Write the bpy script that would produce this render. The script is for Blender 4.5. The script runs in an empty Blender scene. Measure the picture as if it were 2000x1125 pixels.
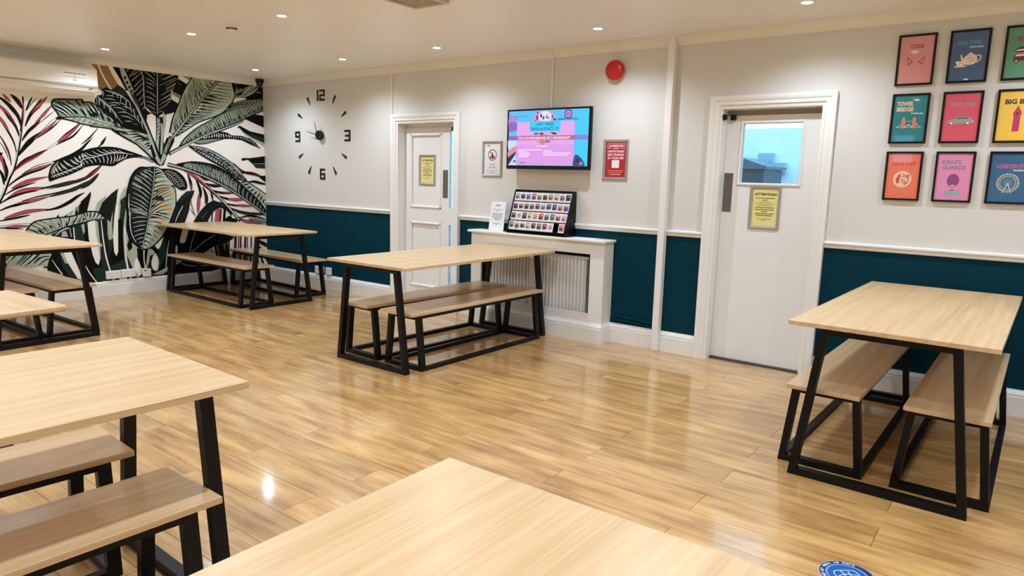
import bpy, bmesh, math, random
from mathutils import Matrix, Vector
from mathutils.geometry import tessellate_polygon

random.seed(7)
S = bpy.context.scene
COL = S.collection
PI = math.pi

# ------------------------------------------------------------------ camera
cam = bpy.data.cameras.new('camera')
cam.sensor_width = 36.0
cam.lens = 1349.02 / 2000.0 * 36.0
cam.clip_start = 0.05
camo = bpy.data.objects.new('camera', cam)
COL.objects.link(camo)
_r = Vector((0.79497793, 0.60605819, 0.02652481))
_u = Vector((-0.11662752, 0.10978143, 0.98708969))
_f = Vector((-0.59532186, 0.78780804, -0.15795687))
camo.matrix_world = Matrix(((_r.x, _u.x, -_f.x, 7.84207), (_r.y, _u.y, -_f.y, -5.14053),
                            (_r.z, _u.z, -_f.z, 1.36391), (0, 0, 0, 1)))
S.camera = camo

# ------------------------------------------------------------------ world, exposure
world = bpy.data.worlds.new('daylight')
S.world = world
world.use_nodes = True
bg = world.node_tree.nodes['Background']
bg.inputs[0].default_value = (0.40, 0.74, 1.0, 1)
bg.inputs[1].default_value = 4.2
S.view_settings.view_transform = 'Standard'
S.view_settings.look = 'None'
S.view_settings.gamma = 1.0
S.view_settings.use_curve_mapping = False
S.view_settings.exposure = 0.0
LAMP_POWER = 44.5
LAMP_COLOR = (0.87, 1.04, 1.25)


# ------------------------------------------------------------------ materials
def lin(c):
    return tuple(((v / 255) / 12.92 if v / 255 <= .04045 else ((v / 255 + .055) / 1.055) ** 2.4) for v in c)


MATS = {}


def flat(rgb, rough=.55, coat=0.0, metal=0.0, name=None, spec=.5):
    key = (tuple(rgb), rough, coat, metal, spec)
    if key in MATS:
        return MATS[key]
    m = bpy.data.materials.new(name or 'paint_%02x%02x%02x' % tuple(int(v) for v in rgb))
    m.use_nodes = True
    b = m.node_tree.nodes['Principled BSDF']
    b.inputs['Base Color'].default_value = lin(rgb) + (1,)
    b.inputs['Roughness'].default_value = rough
    b.inputs['Metallic'].default_value = metal
    b.inputs['Coat Weight'].default_value = coat
    b.inputs['Coat Roughness'].default_value = .03
    b.inputs['Specular IOR Level'].default_value = spec
    MATS[key] = m
    return m


def emit(rgb, strength=1.0):
    key = ('e', tuple(rgb), strength)
    if key in MATS:
        return MATS[key]
    m = bpy.data.materials.new('screen_%02x%02x%02x' % tuple(int(v) for v in rgb))
    m.use_nodes = True
    b = m.node_tree.nodes['Principled BSDF']
    b.inputs['Base Color'].default_value = (0.01, 0.01, 0.01, 1)
    b.inputs['Roughness'].default_value = .25
    b.inputs['Emission Color'].default_value = lin(rgb) + (1,)
    b.inputs['Emission Strength'].default_value = strength
    MATS[key] = m
    return m


def nodes_of(name):
    m = bpy.data.materials.new(name)
    m.use_nodes = True
    nt = m.node_tree
    return m, nt, nt.nodes, nt.links, nt.nodes['Principled BSDF']


def plaster(name, rgb, var=.03, rough=.6, bump=.05, scale=60.0, spec=.4):
    m, nt, N, L, b = nodes_of(name)
    tc = N.new('ShaderNodeTexCoord')
    n1 = N.new('ShaderNodeTexNoise')
    n1.inputs['Scale'].default_value = 1.7
    n1.inputs['Detail'].default_value = 4
    L.new(tc.outputs['Object'], n1.inputs['Vector'])
    mix = N.new('ShaderNodeMix')
    mix.data_type = 'RGBA'
    c = lin(rgb)
    mix.inputs['A'].default_value = tuple(v * (1 - var) for v in c) + (1,)
    mix.inputs['B'].default_value = tuple(min(1, v * (1 + var)) for v in c) + (1,)
    L.new(n1.outputs['Fac'], mix.inputs['Factor'])
    L.new(mix.outputs['Result'], b.inputs['Base Color'])
    n2 = N.new('ShaderNodeTexNoise')
    n2.inputs['Scale'].default_value = scale
    n2.inputs['Detail'].default_value = 3
    L.new(tc.outputs['Object'], n2.inputs['Vector'])
    bp = N.new('ShaderNodeBump')
    bp.inputs['Strength'].default_value = bump
    bp.inputs['Distance'].default_value = .01
    L.new(n2.outputs['Fac'], bp.inputs['Height'])
    L.new(bp.outputs['Normal'], b.inputs['Normal'])
    b.inputs['Roughness'].default_value = rough
    b.inputs['Specular IOR Level'].default_value = spec
    return m


def wood(name, light, dark, rough=.3, grain=(1.2, 22, 22), island=False, coat=0.0, mottled=False, bump=.02):
    """oak grain running along local/world X"""
    m, nt, N, L, b = nodes_of(name)
    tc = N.new('ShaderNodeTexCoord')
    oi = N.new('ShaderNodeObjectInfo')
    rnd = oi.outputs['Random']
    vec = tc.outputs['Object']
    if island:
        ge = N.new('ShaderNodeNewGeometry')
        ad = N.new('ShaderNodeMath')
        ad.operation = 'ADD'
        L.new(oi.outputs['Random'], ad.inputs[0])
        L.new(ge.outputs['Random Per Island'], ad.inputs[1])
        fr = N.new('ShaderNodeMath')
        fr.operation = 'FRACT'
        L.new(ad.outputs[0], fr.inputs[0])
        rnd = fr.outputs[0]
        vec = ge.outputs['Position']
    mul = N.new('ShaderNodeMath')
    mul.operation = 'MULTIPLY'
    mul.inputs[1].default_value = 37.0
    L.new(rnd, mul.inputs[0])
    cmb = N.new('ShaderNodeCombineXYZ')
    L.new(mul.outputs[0], cmb.inputs[0])
    L.new(mul.outputs[0], cmb.inputs[2])
    va = N.new('ShaderNodeVectorMath')
    va.operation = 'ADD'
    L.new(vec, va.inputs[0])
    L.new(cmb.outputs[0], va.inputs[1])
    mp = N.new('ShaderNodeMapping')
    mp.inputs['Scale'].default_value = grain
    L.new(va.outputs[0], mp.inputs['Vector'])
    n1 = N.new('ShaderNodeTexNoise')
    n1.inputs['Scale'].default_value = 1.0
    n1.inputs['Detail'].default_value = 6
    n1.inputs['Roughness'].default_value = .6
    n1.inputs['Distortion'].default_value = .4
    L.new(mp.outputs[0], n1.inputs['Vector'])
    mp2 = N.new('ShaderNodeMapping')
    mp2.inputs['Scale'].default_value = (3.0, 130, 130)
    L.new(va.outputs[0], mp2.inputs['Vector'])
    n2 = N.new('ShaderNodeTexNoise')
    n2.inputs['Scale'].default_value = 1.0
    n2.inputs['Detail'].default_value = 3
    L.new(mp2.outputs[0], n2.inputs['Vector'])
    mixf = N.new('ShaderNodeMix')
    mixf.inputs[0].default_value = .3
    L.new(n1.outputs['Fac'], mixf.inputs[2])
    L.new(n2.outputs['Fac'], mixf.inputs[3])
    fac = mixf.outputs[0]
    if mottled:
        mp3 = N.new('ShaderNodeMapping')
        mp3.inputs['Scale'].default_value = (3.2, 13, 13)
        L.new(va.outputs[0], mp3.inputs['Vector'])
        n3 = N.new('ShaderNodeTexNoise')
        n3.inputs['Scale'].default_value = 1.0
        n3.inputs['Detail'].default_value = 2
        L.new(mp3.outputs[0], n3.inputs['Vector'])
        m3 = N.new('ShaderNodeMix')
        m3.inputs[0].default_value = .45
        L.new(fac, m3.inputs[2])
        L.new(n3.outputs['Fac'], m3.inputs[3])
        fac = m3.outputs[0]
    cr = N.new('ShaderNodeValToRGB')
    cr.color_ramp.elements[0].position = .34
    cr.color_ramp.elements[0].color = lin(dark) + (1,)
    cr.color_ramp.elements[1].position = .62
    cr.color_ramp.elements[1].color = lin(light) + (1,)
    L.new(fac, cr.inputs[0])
    out = cr.outputs[0]
    hsv = N.new('ShaderNodeHueSaturation')
    mr = N.new('ShaderNodeMapRange')
    mr.inputs['To Min'].default_value = .9 if island else .96
    mr.inputs['To Max'].default_value = 1.1 if island else 1.03
    L.new(rnd, mr.inputs['Value'])
    L.new(mr.outputs[0], hsv.inputs['Value'])
    L.new(out, hsv.inputs['Color'])
    out = hsv.outputs[0]
    if mottled:      # knots: a few dark streaks
        vo = N.new('ShaderNodeTexVoronoi')
        mp4 = N.new('ShaderNodeMapping')
        mp4.inputs['Scale'].default_value = (1.6, 5.5, 5.5)
        L.new(va.outputs[0], mp4.inputs['Vector'])
        L.new(mp4.outputs[0], vo.inputs['Vector'])
        vr = N.new('ShaderNodeMapRange')
        vr.inputs['From Min'].default_value = .03
        vr.inputs['From Max'].default_value = .16
        vr.inputs['To Min'].default_value = .45
        vr.inputs['To Max'].default_value = 0
        L.new(vo.outputs['Distance'], vr.inputs['Value'])
        mk = N.new('ShaderNodeMix')
        mk.data_type = 'RGBA'
        mk.inputs['B'].default_value = lin((118, 78, 40)) + (1,)
        L.new(vr.outputs[0], mk.inputs['Factor'])
        L.new(out, mk.inputs['A'])
        out = mk.outputs['Result']
    L.new(out, b.inputs['Base Color'])
    b.inputs['Roughness'].default_value = rough
    b.inputs['Coat Weight'].default_value = coat
    b.inputs['Coat Roughness'].default_value = .10
    bp = N.new('ShaderNodeBump')
    bp.inputs['Strength'].default_value = bump
    bp.inputs['Distance'].default_value = .004
    L.new(n2.outputs['Fac'], bp.inputs['Height'])
    L.new(bp.outputs['Normal'], b.inputs['Normal'])
    return m


M = {}
M['wall'] = plaster('grey_wall_paint', (219, 215, 208), .02)
M['teal'] = plaster('teal_wall_paint', (0, 51, 65), .06, .6, spec=.1)
M['ceil'] = plaster('ceiling_paint', (242, 239, 234), .02, .35, .12, 9)
M['cove'] = plaster('coving_paint', (238, 232, 218), .02, .5, .03)
M['trim'] = plaster('white_gloss_paint', (236, 233, 226), .02, .35, .03, 30)
M['door'] = plaster('door_paint', (234, 232, 227), .015, .4, .02, 30)
M['rad'] = plaster('radiator_enamel', (238, 236, 230), .01, .3, .01)
M['floor'] = wood('oak_laminate_planks', (214, 170, 108), (148, 103, 52), .30, (1.5, 26, 26), True, 0.75, True, .04)
M['oak'] = wood('pale_oak_tabletop', (218, 186, 142), (194, 158, 110), .32, (.9, 26, 26), False, .0, False, .01)
M['seat'] = wood('pale_oak_seat', (220, 188, 144), (194, 158, 112), .28, (.9, 26, 26), False, .0, False, .01)
M['black'] = flat((4, 4, 5), .42, name='black_powder_coat', spec=.25)
M['plastic'] = flat((238, 236, 230), .3, name='white_plastic')
M['alu'] = flat((178, 172, 164), .32, metal=.6, name='satin_aluminium')
M['steel'] = flat((120, 118, 114), .3, metal=.9, name='brushed_steel')
M['subfloor'] = flat((38, 26, 16), .8, name='dark_joint_board')  # dark board that shows in the plank joints
M['bframe'] = flat((6, 6, 7), .35, name='black_frame_lacquer', spec=.3)


def glass_mat(name, tint):
    m, nt, N, L, b = nodes_of(name)
    N.remove(b)
    o = [n for n in N if n.type == 'OUTPUT_MATERIAL'][0]
    t = N.new('ShaderNodeBsdfTransparent')
    t.inputs[0].default_value = tint + (1,)
    g = N.new('ShaderNodeBsdfGlossy')
    g.inputs['Roughness'].default_value = .02
    fr = N.new('ShaderNodeFresnel')
    fr.inputs[0].default_value = 1.45
    mx = N.new('ShaderNodeMixShader')
    L.new(fr.outputs[0], mx.inputs[0])
    L.new(t.outputs[0], mx.inputs[1])
    L.new(g.outputs[0], mx.inputs[2])
    L.new(mx.outputs[0], o.inputs[0])
    return m


M['glass'] = glass_mat('window_glass', (.9, .97, 1.0))


# ------------------------------------------------------------------ mesh helpers
class MB:
    """collects shapes into one mesh; each shape may have its own material"""

    def __init__(s):
        s.v, s.f, s.mi, s.mats = [], [], [], []

    def slot(s, m):
        if m not in s.mats:
            s.mats.append(m)
        return s.mats.index(m)

    def add(s, verts, faces, m):
        o = len(s.v)
        s.v += [tuple(v) for v in verts]
        k = s.slot(m)
        for f in faces:
            s.f.append([i + o for i in f])
            s.mi.append(k)

    def box(s, x0, x1, y0, y1, z0, z1, m):
        v = [(x, y, z) for x in (x0, x1) for y in (y0, y1) for z in (z0, z1)]
        s.add(v, [(0, 1, 3, 2), (4, 6, 7, 5), (0, 4, 5, 1), (2, 3, 7, 6), (0, 2, 6, 4), (1, 5, 7, 3)], m)

    def bbox(s, x0, x1, y0, y1, z0, z1, m, bev=.003):
        """box with chamfered edges"""
        b = min(bev, (x1 - x0) * .45, (y1 - y0) * .45, (z1 - z0) * .45)
        bm = bmesh.new()
        bmesh.ops.create_cube(bm, size=1)
        for v in bm.verts:
            v.co = Vector(((x0 + x1) / 2 + v.co.x * (x1 - x0), (y0 + y1) / 2 + v.co.y * (y1 - y0), (z0 + z1) / 2 + v.co.z * (z1 - z0)))
        bmesh.ops.bevel(bm, geom=bm.edges[:], offset=b, segments=1, affect='EDGES')
        s.frombm(bm, m)

    def frombm(s, bm, m):
        bm.verts.index_update()
        s.add([v.co.copy() for v in bm.verts], [[v.index for v in f.verts] for f in bm.faces], m)
        bm.free()

    def prism(s, pts, axis, a0, a1, m):
        """extrude a closed 2D profile along an axis; pts are the two other coordinates in order"""
        n = len(pts)

        def P(p, a):
            q = list(p)
            q.insert(axis, a)
            return tuple(q)
        v = [P(p, a0) for p in pts] + [P(p, a1) for p in pts]
        f = [(i, (i + 1) % n, n + (i + 1) % n, n + i) for i in range(n)]
        tri = tessellate_polygon([[Vector((p[0], p[1], 0)) for p in pts]])
        f += [tuple(t) for t in tri] + [tuple(n + i for i in reversed(t)) for t in tri]
        s.add(v, f, m)

    def bar(s, p, q, w, d, m, side=(0, 0, 1)):
        """rectangular bar from p to q; w along side x dir, d along side"""
        p, q = Vector(p), Vector(q)
        t = (q - p).normalized()
        sd = Vector(side)
        a = t.cross(sd).normalized()
        b = a.cross(t).normalized()
        v = []
        for c in (p, q):
            for i, j in ((-1, -1), (1, -1), (1, 1), (-1, 1)):
                v.append(c + a * i * w / 2 + b * j * d / 2)
        s.add(v, [(0, 1, 2, 3), (7, 6, 5, 4), (0, 4, 5, 1), (1, 5, 6, 2), (2, 6, 7, 3), (3, 7, 4, 0)], m)

    def lathe(s, prof, m, n=24, c=(0, 0, 0), axis='z'):
        """revolve (r, h) profile around an axis through c"""
        v, f = [], []
        for (r, h) in prof:
            for k in range(n):
                a = 2 * PI * k / n
                x, y = r * math.cos(a), r * math.sin(a)
                p = {'z': (x, y, h), 'y': (x, -h, y), 'x': (h, x, y)}[axis]
                v.append((c[0] + p[0], c[1] + p[1], c[2] + p[2]))
        for i in range(len(prof) - 1):
            for k in range(n):
                f.append((i * n + k, i * n + (k + 1) % n, (i + 1) * n + (k + 1) % n, (i + 1) * n + k))
        f.append(tuple(range(n))[::-1])
        f.append(tuple((len(prof) - 1) * n + k for k in range(n)))
        s.add(v, f, m)

    def tube(s, pts, r, m, n=8):
        pts = [Vector(p) for p in pts]
        v, f = [], []
        for i, p in enumerate(pts):
            t = (pts[min(i + 1, len(pts) - 1)] - pts[max(i - 1, 0)]).normalized()
            up = Vector((0, 0, 1)) if abs(t.z) < .9 else Vector((1, 0, 0))
            a = t.cross(up).normalized()
            b = a.cross(t)
            for k in range(n):
                an = 2 * PI * k / n
                v.append(p + a * math.cos(an) * r + b * math.sin(an) * r)
        for i in range(len(pts) - 1):
            for k in range(n):
                f.append((i * n + k, i * n + (k + 1) % n, (i + 1) * n + (k + 1) % n, (i + 1) * n + k))
        f.append(tuple(range(n))[::-1])
        f.append(tuple((len(pts) - 1) * n + k for k in range(n)))
        s.add(v, f, m)

    def mesh(s, name, normals=True):
        me = bpy.data.meshes.new(name)
        me.from_pydata(s.v, [], s.f)
        for m in s.mats:
            me.materials.append(m)
        me.polygons.foreach_set('material_index', s.mi)
        if normals:
            bm = bmesh.new()
            bm.from_mesh(me)
            bmesh.ops.recalc_face_normals(bm, faces=bm.faces[:])
            bm.to_mesh(me)
            bm.free()
        me.update()
        return me

    def build(s, name, parent=None, loc=None, rot=None, smooth=False, normals=True):
        o = bpy.data.objects.new(name, s.mesh(name, normals))
        COL.objects.link(o)
        if parent:
            o.parent = parent
        if loc:
            o.location = loc
        if rot:
            o.rotation_euler = rot
        if smooth:
            for p in o.data.polygons:
                p.use_smooth = True
            o.data.set_sharp_from_angle(angle=math.radians(35))
        return o


def tag(o, label=None, cat=None, group=None, kind=None):
    if label:
        o['label'] = label
    if cat:
        o['category'] = cat
    if group:
        o['group'] = group
    if kind:
        o['kind'] = kind
    return o


def empty(name, loc, rot=(0, 0, 0)):
    o = bpy.data.objects.new(name, None)
    o.empty_display_size = .1
    COL.objects.link(o)
    o.location = loc
    o.rotation_euler = rot
    return o


def copy_tree(o, parent=None):
    c = o.copy()
    COL.objects.link(c)
    c.parent = parent
    for ch in list(o.children):
        copy_tree(ch, c)
    return c


FACE_ROOM = (PI / 2, 0, 0)            # flat art on the long wall: X right, Y up, Z into the room (-y)
FACE_MURAL = (PI / 2, 0, PI / 2)      # flat art on the mural wall: X = +y, Y up, Z = +x

_text = {}


def text_shape(body, bold=0.0):
    key = (body, bold)
    if key not in _text:
        cu = bpy.data.curves.new('txt', 'FONT')
        cu.body = body
        cu.resolution_u = 3
        cu.offset = bold
        cu.align_x = 'LEFT'
        ob = bpy.data.objects.new('txt', cu)
        COL.objects.link(ob)
        dg = bpy.context.evaluated_depsgraph_get()
        me = bpy.data.meshes.new_from_object(ob.evaluated_get(dg))
        v = [tuple(q.co) for q in me.vertices]
        f = [tuple(p.vertices) for p in me.polygons]
        bpy.data.meshes.remove(me)
        bpy.data.objects.remove(ob)
        bpy.data.curves.remove(cu)
        x0, x1 = min(q[0] for q in v), max(q[0] for q in v)
        y0, y1 = min(q[1] for q in v), max(q[1] for q in v)
        _text[key] = ([((q[0] - x0) / (x1 - x0), (q[1] - y0) / (y1 - y0)) for q in v], f, (x1 - x0) / (y1 - y0))
    return _text[key]


def catmull(pts, closed=False, n=6):
    P = [Vector(p) for p in pts]
    out = []
    N = len(P)
    rng = range(N) if closed else range(N - 1)
    for i in rng:
        if closed:
            a, b, c, d = P[(i - 1) % N], P[i], P[(i + 1) % N], P[(i + 2) % N]
        else:
            a, b, c, d = P[max(i - 1, 0)], P[i], P[i + 1], P[min(i + 2, N - 1)]
        for k in range(n):
            t = k / n
            out.append(.5 * ((2 * b) + (c - a) * t + (2 * a - 5 * b + 4 * c - d) * t * t + (3 * b - a - 3 * c + d) * t ** 3))
    if not closed:
        out.append(P[-1])
    return out


class Art:
    """flat printed artwork on a plane; every shape sits a hair above the one before"""

    def __init__(s, mat=flat, step=4e-5, base=2e-4, **kw):
        s.mb = MB()
        s.z = base
        s.step = step
        s.matf = mat
        s.kw = kw

    def m(s, c):
        return s.matf(c, **s.kw)

    def _poly(s, pts, c):
        pts = [Vector((p[0], p[1], 0)) for p in pts]
        tri = tessellate_polygon([pts])
        area = sum((pts[b] - pts[a]).cross(pts[d] - pts[a]).z for a, b, d in tri)
        if area < 0:
            tri = [t[::-1] for t in tri]
        s.mb.add([(p.x, p.y, s.z) for p in pts], [tuple(t) for t in tri], s.m(c))

    def poly(s, pts, c):
        s._poly(pts, c)
        s.z += s.step

    def rect(s, x0, x1, y0, y1, c):
        s.poly([(x0, y0), (x1, y0), (x1, y1), (x0, y1)], c)

    def blob(s, pts, c, n=6):
        s.poly([p.to_tuple() for p in catmull([(a, b) for a, b in pts], True, n)], c)

    def disc(s, cx, cy, rx, ry, c, n=24, a0=0.0, a1=2 * PI):
        full = abs(a1 - a0 - 2 * PI) < 1e-6
        k = n if full else n + 1
        s.poly([(cx + rx * math.cos(a0 + (a1 - a0) * i / n), cy + ry * math.sin(a0 + (a1 - a0) * i / n)) for i in range(k)], c)

    def ring(s, cx, cy, r0, r1, c, n=32, asp=1.0):
        v, f = [], []
        for i in range(n):
            a = 2 * PI * i / n
            v.append((cx + r0 * math.cos(a), cy + asp * r0 * math.sin(a), s.z))
            v.append((cx + r1 * math.cos(a), cy + asp * r1 * math.sin(a), s.z))
        for i in range(n):
            j = (i + 1) % n
            f.append((2 * i, 2 * i + 1, 2 * j + 1, 2 * j))
        s.mb.add(v, f, s.m(c))
        s.z += s.step

    def _stroke(s, pts, w, c, n=5):
        """w: list of widths along the stroke"""
        if not isinstance(w, (list, tuple)):
            w = [w, w]
        C = catmull(pts, False, n) if len(pts) > 2 else [Vector(p) for p in pts]
        K = len(C)
        v, f = [], []
        for i, p in enumerate(C):
            t = C[min(i + 1, K - 1)] - C[max(i - 1, 0)]
            if t.length < 1e-9:
                t = Vector((1, 0))
            t.normalize()
            q = i / (K - 1) * (len(w) - 1)
            k = min(int(q), len(w) - 2)
            ww = w[k] + (w[k + 1] - w[k]) * (q - k)
            nx, ny = -t[1] * ww / 2, t[0] * ww / 2
            v.append((p[0] + nx, p[1] + ny, s.z))
            v.append((p[0] - nx, p[1] - ny, s.z))
        for i in range(K - 1):
            f.append((2 * i, 2 * i + 1, 2 * i + 3, 2 * i + 2))
        s.mb.add(v, f, s.m(c))

    def stroke(s, pts, w, c, n=5):
        s._stroke(pts, w, c, n)
        s.z += s.step

    def veins(s, rib, edge, n, w, c, t0=0.0, t1=1.0, a=0.0, b=1.0, jit=.0, bow=0.0, seed=1):
        """n strokes from a rib curve to an edge curve; a..b the part of the way that is drawn"""
        rr = random.Random(seed)
        R, E = catmull(rib, False, 8), catmull(edge, False, 8)

        def at(Q, t):
            t = max(0, min(1, t)) * (len(Q) - 1)
            k = min(int(t), len(Q) - 2)
            return Q[k].lerp(Q[k + 1], t - k)
        for i in range(n):
            t = t0 + (t1 - t0) * (i + .5) / n
            p, q = at(R, t), at(E, t)
            a_ = a + rr.uniform(-jit, jit) * .5
            b_ = b + rr.uniform(-jit, 0)
            P, Q = p.lerp(q, max(0, a_)), p.lerp(q, min(1, b_))
            d = Q - P
            mid = (P + Q) / 2 + Vector((-d[1], d[0])) * bow
            s._stroke([P, mid, Q], w, c, 3)
        s.z += s.step

    def text(s, body, x, y, h, c, width=None, align='c', bold=.01, slant=0.0):
        """x,y: baseline anchor; h cap height; width forces the width"""
        v, f, asp = text_shape(body, bold)
        w = width or asp * h
        ox = x - (w / 2 if align == 'c' else (w if align == 'r' else 0))
        s.mb.add([(ox + q[0] * w + slant * q[1] * h, y + q[1] * h, s.z) for q in v], f, s.m(c))
        s.z += s.step

    def build(s, name, parent=None, loc=(0, 0, 0), rot=(0, 0, 0)):
        return s.mb.build(name, parent, loc, rot, normals=False)


# ================================================================== THE ROOM
H = 2.46           # ceiling
RX = 10.0          # far right wall (behind the camera's right)
RY = -7.2          # wall behind the camera
RAIL0, RAIL1 = .940, .986
D1 = (2.425, 3.200, 1.885)      # door openings: x0, x1, head height
D2 = (5.885, 6.580, 1.905)

# ---- floor: half-bonded laminate planks on a dark board
fl = MB()
fl.box(-.2, RX + .2, RY - .2, .35, -.06, -.012, M['subfloor'])
floor = tag(fl.build('floor'), 'glossy oak laminate plank floor', kind='structure')
PW, PL = .1835, 1.285
pm = MB()
g = .0010
pm.box(g, PL - g, g, PW - g, -.012, 0, M['floor'])
plank_mesh = pm.mesh('plank')
visible, rest = [], []


def on_screen(x, y, z):
    d = Vector((x, y, z)) - Vector((7.84207, -5.14053, 1.36391))
    k = d.dot(_f)
    if k < .1:
        return None
    u, v = 1000 + 1349 * d.dot(_r) / k, 562.5 - 1349 * d.dot(_u) / k
    return (u, v, k) if -60 < u < 2060 and v < 1190 else None


row = 0
y = -3.420 - 21 * PW
row = -21
while y < .12:
    off = 4.902 if row % 2 == 0 else 5.527
    x = off - 5 * PL
    while x < RX:
        c = [on_screen(x + PL * i / 4, y + PW / 2, 0) for i in range(5)]
        c = [q for q in c if q]
        (visible if c else rest).append((min(q[2] for q in c) if c else 99, x, y))
        x += PL
    row += 1
    y += PW
visible.sort()
rest += visible[298:]
visible = visible[:298]
for k, x, y in visible:
    o = bpy.data.objects.new('plank', plank_mesh)
    COL.objects.link(o)
    o.parent = floor
    o.location = (x, y, 0)
rb = MB()
for k, x, y in rest:
    rb.box(x + g, x + PL - g, y + g, y + PW - g, -.012, 0, M['floor'])
if rest:
    tag(rb.build('outer_planks', floor), kind='stuff')

# ---- ceiling
c = MB()
c.box(-.2, RX + .2, RY - .2, .2, H, H + .1, M['ceil'])
tag(c.build('ceiling'), 'off-white painted ceiling', kind='structure')

# ---- long wall with two door openings
w = MB()
T = .13
xs = [-.2, D1[0], D1[1], D2[0], D2[1], RX + .2]
ZS = .962
for a, b in ((0, 1), (2, 3), (4, 5)):
    w.box(xs[a], xs[b], 0, T, ZS, H, M['wall'])
    w.box(xs[a], xs[b], 0, T, -.06, ZS, M['teal'])
for D in (D1, D2):
    w.box(D[0], D[1], 0, T, D[2], H, M['wall'])
wall_right = tag(w.build('wall_right'), 'long grey wall with a dark teal lower half', kind='structure')

w = MB()
w.box(-.2, 0, RY - .2, 0, -.06, H, M['wall'])
wall_left = tag(w.build('wall_left'), 'end wall covered by the palm leaf mural', kind='structure')
w = MB()
w.box(RX, RX + .2, RY - .2, 0, -.06, H, M['wall'])
tag(w.build('wall_near_side'), 'plain grey wall at the right end', kind='structure')
w = MB()
WX0, WX1, WZ0, WZ1 = 5.86, 6.20, 1.72, 2.20
w.box(-.2, WX0, RY - .2, RY, -.06, H, M['wall'])
w.box(WX1, RX + .2, RY - .2, RY, -.06, H, M['wall'])
w.box(WX0, WX1, RY - .2, RY, -.06, WZ0, M['wall'])
w.box(WX0, WX1, RY - .2, RY, WZ1, H, M['wall'])
tag(w.build('wall_back'), 'plain grey wall behind the tables', kind='structure')
wf = empty('window_1', (0, 0, 0))
tag(wf, 'small high window in the back wall', kind='structure')
q = MB()
for a in ((WX0, WX0 + .03, WZ0, WZ1), (WX1 - .03, WX1, WZ0, WZ1), (WX0 + .03, WX1 - .03, WZ0, WZ0 + .03), (WX0 + .03, WX1 - .03, WZ1 - .03, WZ1)):
    q.box(a[0], a[1], RY - .1, RY - .05, a[2], a[3], M['trim'])
q.build('window_frame', wf)
q = MB()
q.box(WX0 + .03, WX1 - .03, RY - .08, RY - .076, WZ0 + .03, WZ1 - .03, M['glass'])
q.build('pane', wf)


# ---- coving, dado rail, skirting
def cove_profile(d, h, n=7):
    pts = [(0, H - h - .008), (-.012, H - h - .008), (-.012, H - h)]
    for i in range(n + 1):
        a = PI / 2 * i / n
        pts.append((-.012 - (d - .012) * (1 - math.cos(a)), H - h + (h - .006) * math.sin(a)))
    pts += [(-d - .004, H - .006), (-d - .004, H), (0, H)]
    return pts


CP = cove_profile(.10, .062)
q = MB()
q.prism(CP, 0, 0, RX, M['cove'])
tag(q.build('trim_1', smooth=True), 'cream coving along the long wall', kind='structure')
q = MB()
q.prism([(-a, b) for a, b in CP], 1, RY, 0, M['cove'])
tag(q.build('trim_2', smooth=True), 'cream coving above the mural', kind='structure')

RAILP = [(0, RAIL0), (-.010, RAIL0), (-.014, RAIL0 + .008), (-.012, RAIL0 + .016), (-.018, RAIL0 + .022), (-.026, RAIL0 + .030), (-.026, RAIL1 - .006), (-.020, RAIL1), (0, RAIL1)]
SKP = [(0, 0), (-.020, 0), (-.020, .118), (-.017, .126), (-.019, .134), (-.014, .146), (-.008, .156), (-.006, .164), (0, .164)]
AW = .092        # architrave width
rails = [(0, D1[0] - AW), (D1[1] + AW, 5.437), (5.493, D2[0] - AW), (D2[1] + AW, RX)]
tr = 3
lab = ['beneath the clock', 'behind the leaflet rack', 'between the boxed pipe and the glazed door', 'below the framed posters']
for k, (a, b) in enumerate(rails):
    q = MB()
    q.prism(RAILP, 0, a, b, M['trim'])
    tag(q.build('trim_%d' % tr), 'white dado rail ' + lab[k], kind='structure')
    tr += 1
sk = [(0, D1[0] - AW), (D1[1] + AW, 3.575), (5.02, 5.437), (5.493, D2[0] - AW), (D2[1] + AW, RX)]
lab = ['below the clock', 'beside the radiator cover', 'right of the radiator cover', 'between the boxed pipe and the glazed door', 'behind the right-hand table']
for k, (a, b) in enumerate(sk):
    q = MB()
    q.prism(SKP, 0, a, b, M['trim'])
    tag(q.build('baseboard_%d' % (k + 1)), 'white moulded skirting ' + lab[k], kind='structure')
q = MB()
q.prism([(-a, b) for a, b in SKP], 1, RY, -.02, M['trim'])
tag(q.build('baseboard_left'), 'white moulded skirting under the mural', kind='structure')

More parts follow.
